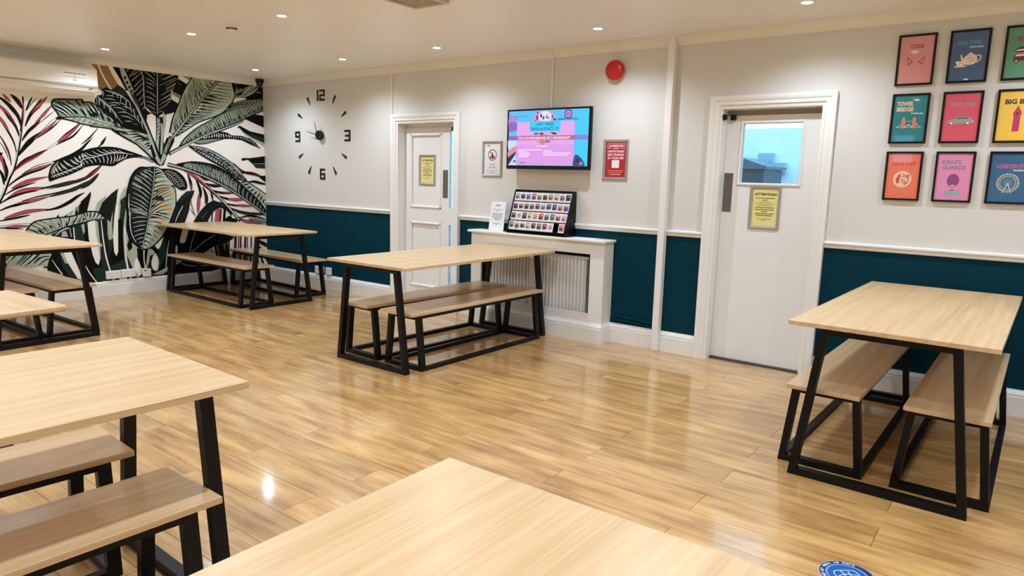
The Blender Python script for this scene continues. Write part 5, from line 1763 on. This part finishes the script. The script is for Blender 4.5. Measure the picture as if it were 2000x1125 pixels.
A = Art(rough=.3, coat=.5)
R_ = (172, 12, 42)
A.rect(-w_ / 2, w_ / 2, -h_ / 2, h_ / 2, R_)
A.rect(-.080, .080, .092, .134, (240, 220, 222))
A.rect(-.077, .077, .095, .131, R_)
A.rect(-.045, .045, .088, .098, R_)
A.text('LONDON', 0, .103, .020, (244, 230, 232), .130, bold=.03)
A.rect(-.026, .026, .0885, .0945, (236, 214, 218))
A.text("LONDON'S BIGGEST", 0, .060, .018, (244, 226, 228), .156, bold=.03)
A.text('BAR CRAWLS?', 0, .031, .021, (244, 226, 228), .152, bold=.03)
A.text('BUY TICKETS HERE', 0, .006, .016, (244, 226, 228), .146, bold=.03)
A.rect(-.034, .034, -.066, -.002, (238, 232, 232))
for yy, ww in ((-.088, .15), (-.103, .13), (-.119, .10)):
    A.rect(-ww / 2, ww / 2, yy - .003, yy + .003, (232, 120, 84) if yy > -.11 else (236, 190, 190))
snap_frame('poster_frame', .232, .330, A, (4.997, -.001, 1.531), FACE_ROOM, 'red London bar crawl poster in a silver frame right of the screen', 'poster')

# fire alarm sounder
r = tag(empty('fire_alarm', (4.975, 0, 2.242)), 'round red fire alarm sounder high on the wall', 'alarm')
q = MB()
q.lathe([(.066, 0), (.066, .022), (.062, .026)], flat((226, 222, 214), .4), 32, axis='y')
q.build('base', r, smooth=True)
q = MB()
q.lathe([(.070, .022), (.078, .028), (.080, .050), (.076, .064), (.060, .074), (.030, .078), (.001, .079)], flat((196, 22, 28), .28), 36, axis='y')
q.build('sounder', r, smooth=True)
q = MB()
for k in range(5):
    a = 2 * PI * k / 5 + .3
    q.bbox(.044 * math.cos(a) - .006, .044 * math.cos(a) + .006, -.0795, -.070, .044 * math.sin(a) - .003, .044 * math.sin(a) + .003, flat((130, 10, 16), .4), .001)
q.build('vent_slot', r)

# conduits
q = MB()
q.bbox(4.332, 4.350, -.012, 0, 1.90, 2.392, M['trim'], .003)
q.tube([(4.344, -.008, 2.392), (4.352, -.022, 2.412), (4.372, -.066, 2.437)], .004, M['trim'])
tag(q.build('cable_trunking'), 'thin white cable trunking rising from the screen to the coving', 'trunking')
q = MB()
q.bbox(2.316, 2.334, -.012, 0, 1.978, 2.391, M['trim'], .003)
tag(q.build('cable_trunking'), 'thin white cable trunking above the panelled door', 'trunking')
q = MB()
q.tube([(5.045, -.016, .235), (5.20, -.016, .222), (5.435, -.016, .212)], .008, M['teal'])
q.tube([(5.045, -.016, .205), (5.20, -.016, .196), (5.435, -.016, .178)], .008, M['teal'])
tag(q.build('heating_pipe'), 'pair of thin teal pipes low on the wall beside the radiator cover', 'pipe')

# wall clock
r = tag(empty('wall_clock', (1.150, 0, 1.782), FACE_ROOM), 'large frameless wall clock of black numerals and wedge markers', 'clock')
KB = flat((16, 15, 16), .35)


def slab_text(body, wd, ht, th=.006):
    """blocky numeral: text outline with thickness"""
    q = MB()
    for st in body:
        (ax, ay), (bx, by) = st
        q.bbox(min(ax, bx), max(ax, bx), min(ay, by), max(ay, by), .001, th, KB, .0005)
    return q


Rk = .462
t = .024
n12 = [((-.074, -.062), (-.050, .062)), ((-.030, .040), (.066, .062)), ((.044, -.012), (.066, .062)), ((-.030, -.012), (.066, .010)), ((-.030, -.062), (-.008, .010)), ((-.030, -.062), (.066, -.040))]
n3 = [((-.050, .040), (.050, .062)), ((.026, -.062), (.050, .062)), ((-.040, -.011), (.050, .011)), ((-.050, -.062), (.050, -.040))]
n6 = [((-.046, -.062), (-.024, .062)), ((-.046, .040), (.046, .062)), ((-.046, -.011), (.046, .011)), ((.024, -.062), (.046, .011)), ((-.046, -.062), (.046, -.040))]
n9 = [((-.046, .040), (.046, .062)), ((-.046, -.011), (-.024, .062)), ((-.046, -.011), (.046, .011)), ((.024, -.062), (.046, .062)), ((-.046, -.062), (.046, -.040))]
for body, (px, py) in ((n12, (0.0, .452)), (n3, (.455, -.006)), (n6, (0.005, -.437)), (n9, (-.452, -.006))):
    q = slab_text(body, 0, 0)
    q.build('numeral', r, (px, py, 0))
for k in range(12):
    if k % 3 == 0:
        continue
    a = PI / 2 - k * PI / 6
    q = MB()
    q.prism([(Rk - .055, -.004), (Rk - .055, .004), (Rk + .040, .017), (Rk + .040, -.017)], 2, .001, .006, KB)
    q.build('hour_marker', r, (0, 0, 0), (0, 0, a))
q = MB()
q.lathe([(.050, 0), (.054, .010), (.054, .040), (.046, .050), (.02, .055), (.001, .056)], KB, 28)
q.build('hub', r, (-.012, .004, 0), smooth=True)
for nm, L, a, wd in (('minute_hand', .225, math.radians(167), .008), ('hour_hand', .165, math.radians(106), .009)):
    q = MB()
    q.prism([(-.03, -wd * .5), (L * .7, -wd * .5), (L, 0), (L * .7, wd * .5), (-.03, wd * .5)], 2, .058, .060, KB)
    q.build(nm, r, (-.012, .004, 0), (0, 0, a))


# nine framed posters
def poster(ix, iz, art, label):
    x = 7.106 + ix * .2800
    z = 2.163 - iz * .3615
    e = tag(empty('framed_poster', (x, -.001, z), FACE_ROOM), label, 'poster', 'framed prints on the wall')
    W2, H2, t = .105, .1555, .0125
    for (xa, xb, ya, yb) in ((-W2, -W2 + t, -H2, H2), (W2 - t, W2, -H2, H2), (-W2 + t, W2 - t, H2 - t, H2), (-W2 + t, W2 - t, -H2, -H2 + t)):
        q = MB()
        q.bbox(xa, xb, ya, yb, 0, .018, M['bframe'], .0012)
        q.build('frame_rail', e)
    art.build('print', e, (0, 0, .010))
    return e


def sheet(bgc):
    A = Art(rough=.5, coat=1.0)
    A.rect(-.0945, .0945, -.1445, .1445, bgc)
    return A


A = sheet((224, 148, 144))
A.text('CORGI', 0, .070, .026, (190, 40, 62), .072, bold=.045)
A.rect(-.06, .06, .0585, .0600, (236, 196, 190))
A.disc(-.010, .048, .021, .008, (244, 240, 238), 20)
for s in (-1, 1):
    A.poly([(s * .050 - s * .010, -.034), (s * .054 - s * .004, .022), (s * .014, -.012)], (176, 52, 74))
    A.poly([(s * .045 - s * .008, -.021), (s * .048 - s * .004, .008), (s * .023, -.011)], (244, 158, 160))
poster(0, 0, A, 'framed pink CORGI print with two drawn ears')

A = sheet((56, 92, 142))
A.text('TEA TIME', -.002, .066, .026, (74, 142, 190), .132, bold=.04)
A.text('WITH MILK?', .036, .048, .009, (240, 240, 240), .072, bold=.04)
IV = (236, 222, 212)
A.blob([(-.018, -.046), (-.026, -.020), (-.016, .0), (.010, .010), (.036, .004), (.046, -.020), (.036, -.044), (.010, -.052)], IV)
A.blob([(-.010, .006), (.002, .016), (.010, .022), (.018, .016), (.030, .006), (.010, .004)], IV)
A.stroke([(-.020, -.022), (-.034, -.012), (-.036, .004), (-.042, .008)], [.016, .008, .006], IV)
A.stroke([(.040, .0), (.058, .002), (.062, -.018), (.048, -.036), (.038, -.036)], .006, IV)
A.blob([(-.062, -.028), (-.014, -.028), (-.018, -.046), (-.030, -.056), (-.048, -.056), (-.058, -.044)], (246, 238, 230))
A.disc(-.038, -.058, .034, .005, (240, 226, 214), 20)
for (a, b) in ((-.04, -.042), (-.030, -.038), (.0, -.020), (.018, -.012), (.014, -.028), (.026, -.024), (.008, -.010)):
    A.disc(a, b, .005, .003, (196, 150, 128), 8)
A.rect(-.012, .012, -.140, -.132, (240, 240, 240))
poster(1, 0, A, 'framed blue TEA TIME print with a white teapot and cup')

A = sheet((84, 150, 116))
A.text('RED BUS', .004, .066, .026, (128, 58, 70), .104, bold=.04)
DR = (96, 30, 44)
A.poly([(-.056, -.046), (.052, -.046), (.052, .034), (-.030, .034), (-.050, .022)], (40, 18, 26))
A.poly([(-.055, -.044), (.051, -.044), (.051, .032), (-.030, .032), (-.049, .020)], DR)
A.poly([(-.048, .010), (-.040, .018), (.046, .022), (.046, .012)], (244, 232, 230))
A.rect(-.056, .051, -.004, -.001, (236, 220, 220))
A.poly([(-.048, -.020), (-.046, -.010), (.046, -.008), (.046, -.018)], (244, 232, 230))
for xx in (-.040, .030):
    A.disc(xx, -.046, .011, .011, (30, 14, 20), 16)
    A.disc(xx, -.046, .005, .005, (244, 236, 234), 12)
poster(2, 0, A, 'framed green print with a dark red double-deck bus')

A = sheet((16, 122, 128))
A.text('TOWER', -.030, .079, .028, (226, 196, 150), .090, align='c', bold=.045)
A.text('BRIDGE', -.028, .045, .028, (226, 196, 150), .094, align='c', bold=.045)
A.text('TOWER HILL', .042, .028, .008, (236, 236, 232), .072, bold=.04)
SA = (232, 128, 108)
A.stroke([(-.068, -.052), (-.052, -.046), (-.028, -.020)], .004, (206, 176, 160))
A.stroke([(.070, -.052), (.056, -.046), (.034, -.020)], .004, (206, 176, 160))
A.rect(-.070, .072, -.056, -.053, (150, 200, 190))
A.stroke([(-.022, -.056), (-.002, -.040), (.004, -.040), (.026, -.056)], .004, (236, 226, 212))
A.rect(-.026, .030, -.018, -.014, (206, 140, 124))
for xx in (-.030, .030):
    A.poly([(xx - .011, -.060), (xx + .011, -.060), (xx + .010, -.006), (xx + .006, .004), (xx, .014), (xx - .006, .004), (xx - .010, -.006)], SA)
    for k in range(4):
        A.rect(xx - .007, xx + .007, -.050 + k * .012, -.047 + k * .012, (196, 84, 70))
poster(0, 1, A, 'framed teal TOWER BRIDGE print with a salmon bridge')

A = sheet((222, 84, 104))
A.text('TAXI CAB', 0, .064, .026, (166, 146, 154), .130, bold=.04)
CG = (150, 164, 166)
A.blob([(-.066, -.034), (-.064, -.018), (-.040, -.010), (-.018, .004), (.020, .006), (.046, .0), (.060, -.016), (.064, -.032), (.0, -.036)], CG)
A.poly([(-.030, -.010), (-.014, .0), (.004, .002), (.004, -.010)], (120, 96, 106))
A.poly([(.008, -.010), (.008, .002), (.022, .002), (.040, -.004), (.046, -.010)], (120, 96, 106))
for xx in (-.046, .038):
    A.disc(xx, -.034, .010, .010, (120, 112, 118), 16)
    A.disc(xx, -.034, .0065, .0065, (246, 244, 240), 14)
A.disc(.064, -.026, .004, .004, (250, 240, 220), 8)
poster(1, 1, A, 'framed coral TAXI CAB print with a grey cab')

A = sheet((244, 196, 72))
A.text('BIG BEN', .004, .068, .030, (34, 40, 62), .140, bold=.045)
MG = (196, 50, 100)
A.poly([(-.018, -.090), (.016, -.090), (.018, .004), (-.016, .004)], MG)
A.poly([(-.020, .004), (.022, .004), (.020, .026), (-.018, .026)], MG)
A.poly([(-.016, .026), (.018, .026), (.001, .062)], MG)
A.disc(.001, .014, .009, .009, (120, 40, 84), 16)
for k in range(3):
    A.rect(-.010 + k * .010, -.008 + k * .010, -.084, -.002, (170, 34, 84))
poster(2, 1, A, 'framed yellow BIG BEN print with a magenta clock tower')

A = sheet((232, 112, 82))
A.text('FISH & CHIPS', 0, .066, .024, (206, 56, 48), .138, bold=.04)
A.disc(0, -.020, .052, .052, (244, 206, 176), 40)
A.disc(0, -.020, .047, .047, (238, 190, 158), 40)
A.blob([(-.030, -.046), (-.036, -.026), (-.028, -.002), (-.016, .012), (-.010, .006), (-.014, -.016), (-.018, -.044)], (196, 72, 54))
rr3 = random.Random(5)
for k in range(16):
    a, b, an = rr3.uniform(.0, .034), rr3.uniform(-.052, .010), rr3.uniform(0, 3.1)
    A.stroke([(a - .009 * math.cos(an), b - .009 * math.sin(an)), (a + .009 * math.cos(an), b + .009 * math.sin(an))], .005, (176, 62, 46) if k % 2 else (214, 96, 72))
poster(0, 2, A, 'framed orange FISH & CHIPS print with a round plate')

A = sheet((226, 138, 180))
A.text("KING'S", -.018, .078, .026, (132, 120, 138), .100, bold=.04)
A.text('GUARDS', -.004, .044, .026, (132, 120, 138), .124, bold=.04)
A.disc(0, -.022, .033, .040, (142, 54, 122), 36)
A.disc(0, -.042, .024, .020, (142, 54, 122), 24)
A.disc(0, -.050, .014, .007, (236, 196, 200), 16, PI, 2 * PI)
A.stroke([(-.012, -.078), (-.004, -.082), (.0, -.078), (.006, -.082), (.012, -.078)], .004, (90, 40, 70))
A.poly([(-.042, -.112), (.046, -.112), (.042, -.086), (-.038, -.086)], (132, 172, 160))
poster(1, 2, A, "framed pink KING'S GUARDS print with a purple bearskin")

A = sheet((24, 92, 134))
A.text('LONDON EYE', .010, .056, .026, (196, 84, 130), .148, bold=.04)
A.text('WATERLOO', .048, .040, .009, (240, 240, 240), .062, bold=.04)
A.ring(.0, -.030, .038, .041, (222, 206, 152), 40)
A.ring(.0, -.030, .047, .049, (222, 206, 152), 40)
for k in range(26):
    a = 2 * PI * k / 26
    A.stroke([(.006 * math.cos(a), -.030 + .006 * math.sin(a)), (.040 * math.cos(a), -.030 + .040 * math.sin(a))], .0012, (140, 160, 180))
    A.z -= A.step
    A.disc(.054 * math.cos(a), -.030 + .054 * math.sin(a), .0038, .0038, (236, 222, 172), 8)
    A.z -= A.step
A.z += A.step
A.stroke([(0, -.030), (-.022, -.090)], .004, (222, 206, 152))
A.stroke([(0, -.030), (.020, -.090)], .004, (222, 206, 152))
poster(2, 2, A, 'framed blue LONDON EYE print with a big wheel')


# ---- power sockets
def socket(loc, rot, wd, label, gang=2):
    e = tag(empty('power_socket', loc, rot), label, 'socket', 'white wall sockets')
    q = MB()
    q.bbox(-wd / 2, wd / 2, -.043, .043, 0, .030, M['plastic'], .004)
    fp = q.build('face_plate', e)
    for s in ((-1, 1) if gang == 2 else (0,)):
        for nm, px, py, a, b in (('pin_slot', 0, .010, .004, .008), ('pin_slot', -.011, -.012, .006, .003), ('pin_slot', .011, -.012, .006, .003)):
            q = MB()
            q.box(s * wd * .25 + px - a / 2, s * wd * .25 + px + a / 2, py - b / 2, py + b / 2, .0295, .0304, flat((40, 36, 34), .5))
            q.build(nm, fp)
        q = MB()
        q.bbox(s * wd * .25 + .010, s * wd * .25 + .020, .022, .034, .030, .034, M['plastic'], .001)
        q.build('switch', fp)
    return e


socket((.004, -1.882, .222), FACE_MURAL, .146, 'left double socket above the mural skirting')
socket((.004, -1.730, .226), FACE_MURAL, .146, 'right double socket above the mural skirting')
q = MB()
e = tag(empty('data_socket', (.004, -1.530, .212), FACE_MURAL), 'square white data socket right of the double sockets', 'socket')
q.bbox(-.043, .043, -.043, .043, 0, .030, M['plastic'], .004)
q.build('face_plate', e)
q = MB()
q.box(-.034, -.010, .022, .032, .0295, .0305, flat((30, 28, 26), .5))
q.build('port', e)
socket((1.085, 0, .215), FACE_ROOM, .146, 'double socket half hidden by the bench legs under the clock')
socket((1.255, 0, .215), FACE_ROOM, .086, 'single socket at the end of the bench under the clock', 1)

# ---- air conditioner
r = tag(empty('air_conditioner', (0, -2.480, 2.195)), 'white wall-mounted air conditioner above the left table', 'air conditioner')
aw = .985
AC = flat((240, 236, 226), .22, name='glossy_white_case')
AG = flat((176, 170, 160), .4)
q = MB()
q.prism([(0, -.135), (.120, -.135), (.186, -.085), (.204, -.050), (.206, .060), (.196, .115), (.170, .135), (0, .135)], 1, -aw / 2, aw / 2, AC)
acc = q.build('case', r, smooth=True)
q = MB()
q.bbox(.204, .212, -aw / 2 + .004, aw / 2 - .004, -.046, .112, AC, .003)
acf = q.build('front_panel', r)
q = MB()
q.bbox(.203, .2085, -aw / 2, aw / 2, -.060, -.047, AG, .001)
q.build('grey_strip', acc)
q = MB()
q.prism([(.128, -.133), (.184, -.091), (.188, -.096), (.132, -.139)], 1, -aw / 2 + .03, aw / 2 - .03, AC)
q.build('louvre', acc)
A = Art(rough=.4, step=5e-5)
for xx, ww in ((.30, .006), (.325, .006), (.35, .006), (.375, .006)):
    A.rect(xx, xx + ww, -.076, -.070, (150, 144, 136))
A.rect(.405, .445, -.078, -.068, (120, 114, 106))
A.build('control_marks', acc, (.2045, 0, 0), FACE_MURAL)
A = Art(rough=.5, step=5e-5)
A.rect(.165, .405, -.028, .082, (242, 239, 230))
for xa, xb in ((.185, .222), (.226, .258), (.263, .300), (.305, .335), (.339, .358), (.362, .385)):
    A.rect(xa, xb, .052, .060, (70, 66, 62))
for yy, ww in ((.034, .03), (.020, .22), (.006, .03), (-.006, .04), (-.014, .03)):
    A.rect(.285 - ww / 2, .285 + ww / 2, yy - .002, yy + .002, (140, 134, 126))
A.build('label_sheet', acf, (.2122, 0, 0), FACE_MURAL)

# ================================================================== CEILING
# downlights
LW = flat((240, 238, 232), .35, name='white_bezel')


def lamp_glow():
    m = emit((255, 250, 240), 60.0)
    return m


def make_downlight():
    r = empty('downlight', (0, 0, 0))
    q = MB()
    n = 28
    prof = [(.046, 0), (.045, -.004), (.034, -.006), (.030, -.002), (.030, .0)]
    q.lathe(prof, LW, n)
    q.f = [f for f in q.f if len(f) == 4]
    q.mi = q.mi[:len(q.f)]
    q.build('bezel', r, smooth=True)
    q = MB()
    q.lathe([(.0298, -.0010), (.0298, -.0055), (.022, -.0045), (.001, -.005)], lamp_glow(), 20)
    q.build('lamp_face', r, smooth=True)
    return r


dl0 = make_downlight()
lx0 = [(.80, -.605, 'downlight over the far corner beside the camera'), (2.264, -.596, 'downlight left of the panelled door, near the wall'),
       (3.518, -.592, 'downlight near the wall between the panelled door and the screen'), (5.111, -.568, 'downlight near the wall above the red alarm'),
       (6.573, -.579, 'downlight at the top edge above the glazed door')]
lx1 = [(.654, -2.089, 'leftmost downlight, closest to the air conditioner'), (2.134, -2.040, 'downlight to the left of the smoke detector'),
       (3.385, -2.048, 'largest downlight, right of the smoke detector')]
spots = lx0 + lx1
hid = [(8.03, -.58), (9.4, -.58), (4.97, -2.05), (6.45, -2.05), (7.95, -2.05), (9.4, -2.05)]
for yy in (-3.5, -5.0, -6.5):
    for xx in (.65, 2.15, 3.45, 4.97, 6.45, 7.95, 9.4):
        hid.append((xx, yy))
spots += [(a, b, 'further ceiling downlight outside the view') for a, b in hid]
spot_data = bpy.data.lights.new('downlight_beam', 'SPOT')
spot_data.energy = LAMP_POWER
spot_data.color = LAMP_COLOR
spot_data.spot_size = math.radians(149)
spot_data.spot_blend = 1.0
spot_data.shadow_soft_size = .028
for k, (x, y, lb) in enumerate(spots):
    o = dl0 if k == 0 else copy_tree(dl0)
    o.location = (x, y, H)
    tag(o, lb, 'downlight', 'recessed ceiling downlights')
    lo = bpy.data.objects.new('downlight_beam', spot_data)
    COL.objects.link(lo)
    lo.location = (x, y, H - .035)

# smoke detector
r = tag(empty('smoke_detector', (2.760, -2.060, H)), 'small round smoke detector between two downlights', 'smoke detector')
q = MB()
q.lathe([(.052, 0), (.052, -.014), (.046, -.020)], LW, 28)
q.build('base', r, smooth=True)
q = MB()
q.lathe([(.038, -.020), (.036, -.044), (.026, -.050), (.001, -.052)], LW, 28)
q.build('head', r, smooth=True)
q = MB()
for k in range(16):
    a = 2 * PI * k / 16
    q.bar((.0385 * math.cos(a), .0385 * math.sin(a), -.026), (.0375 * math.cos(a), .0375 * math.sin(a), -.038), .010, .003, flat((40, 26, 20), .6), (math.cos(a), math.sin(a), 0))
q.build('vent_slots', r)

# ceiling air vent at the top edge
r = tag(empty('ceiling_vent', (4.560, -1.880, H), (0, 0, math.radians(0))), 'square slatted metal ceiling vent cut by the top edge', 'vent')
VM = flat((206, 198, 186), .35, metal=.3)
for a in ((-.15, .15, -.15, -.125), (-.15, .15, .125, .15), (-.15, -.125, -.125, .125), (.125, .15, -.125, .125)):
    q = MB()
    q.bbox(a[0], a[1], a[2], a[3], -.022, 0, VM, .003)
    q.build('frame_rail', r)
for k in range(7):
    yy = -.105 + k * .035
    q = MB()
    q.bar((-.125, yy, -.011), (.125, yy, -.011), .004, .026, VM, (0, .6, 1))
    q.build('slat', r)

# blank round plate in the coving
q = MB()
q.lathe([(.075, 0), (.075, -.003), (.071, -.005), (.001, -.005)], M['ceil'], 32)
tag(q.build('ceiling_plate', None, (4.290, -.205, H), smooth=True), 'round blank cover plate on the ceiling above the screen', 'cover plate')

# corner camera
r = tag(empty('security_camera', (.135, -.125, H - .062)), 'small black dome camera in the ceiling corner', 'camera')
q = MB()
q.lathe([(.048, .058), (.048, .030), (.044, .018)], M['black'], 24)
q.build('base', r, smooth=True)
q = MB()
q.lathe([(.040, .018), (.038, -.004), (.026, -.022), (.010, -.030), (.001, -.031)], flat((10, 10, 12), .08), 24)
q.build('dome', r, smooth=True)
q = MB()
q.lathe([(.014, .034), (.014, .043), (.010, .045), (.001, .045)], flat((60, 60, 66), .1), 16, axis='x')
q.build('lens', r, smooth=True)

# floor sticker
A = Art(rough=.35, base=.0002, step=5e-5)
BLU = (10, 84, 160)
A.disc(0, 0, .0935, .0935, (190, 205, 220), 48)
A.disc(0, 0, .0920, .0920, (18, 44, 96), 48)
A.ring(0, 0, .0700, .0712, (190, 220, 245), 48)
A.disc(0, 0, .0700, .0700, BLU, 48)
A.ring(0, 0, .0660, .0672, (190, 220, 245), 48)
msg = 'face covering must be worn'
for k, ch in enumerate(msg):
    if ch == ' ':
        continue
    a = math.radians(238 - k * 7.6)
    v, f, asp = text_shape(ch, .02)
    hh = .0105
    ww = min(asp * hh, .0095)
    vv = []
    for (px, py) in v:
        lx, ly = (px - .5) * ww, .0765 + py * hh
        vv.append((lx * math.sin(a) + ly * math.cos(a), -lx * math.cos(a) + ly * math.sin(a), A.z))
    A.mb.add(vv, f, flat((225, 235, 245), .35))
A.z += A.step
WL = (220, 238, 250)
A.stroke([(-.012, .030), (-.030, .028), (-.042, .012), (-.040, -.018), (-.024, -.040), (.0, -.048), (.024, -.040), (.040, -.018), (.042, .012), (.030, .028), (-.012, .030)], .0028, WL)
A.stroke([(-.012, .030), (-.008, .010), (-.010, -.014)], .0032, WL)
A.stroke([(.014, .022), (.012, .004), (.014, -.014)], .0032, WL)
A.stroke([(-.034, -.004), (-.010, .004), (.012, .004), (.036, -.004)], .0028, WL)
A.stroke([(-.032, -.024), (.0, -.016), (.032, -.024)], .0028, WL)
o = A.build('floor_sticker', None, (7.447, -2.596, .0003), (0, 0, math.radians(40)))
tag(o, 'round blue face covering sticker on the floor at the bottom edge', 'sticker')
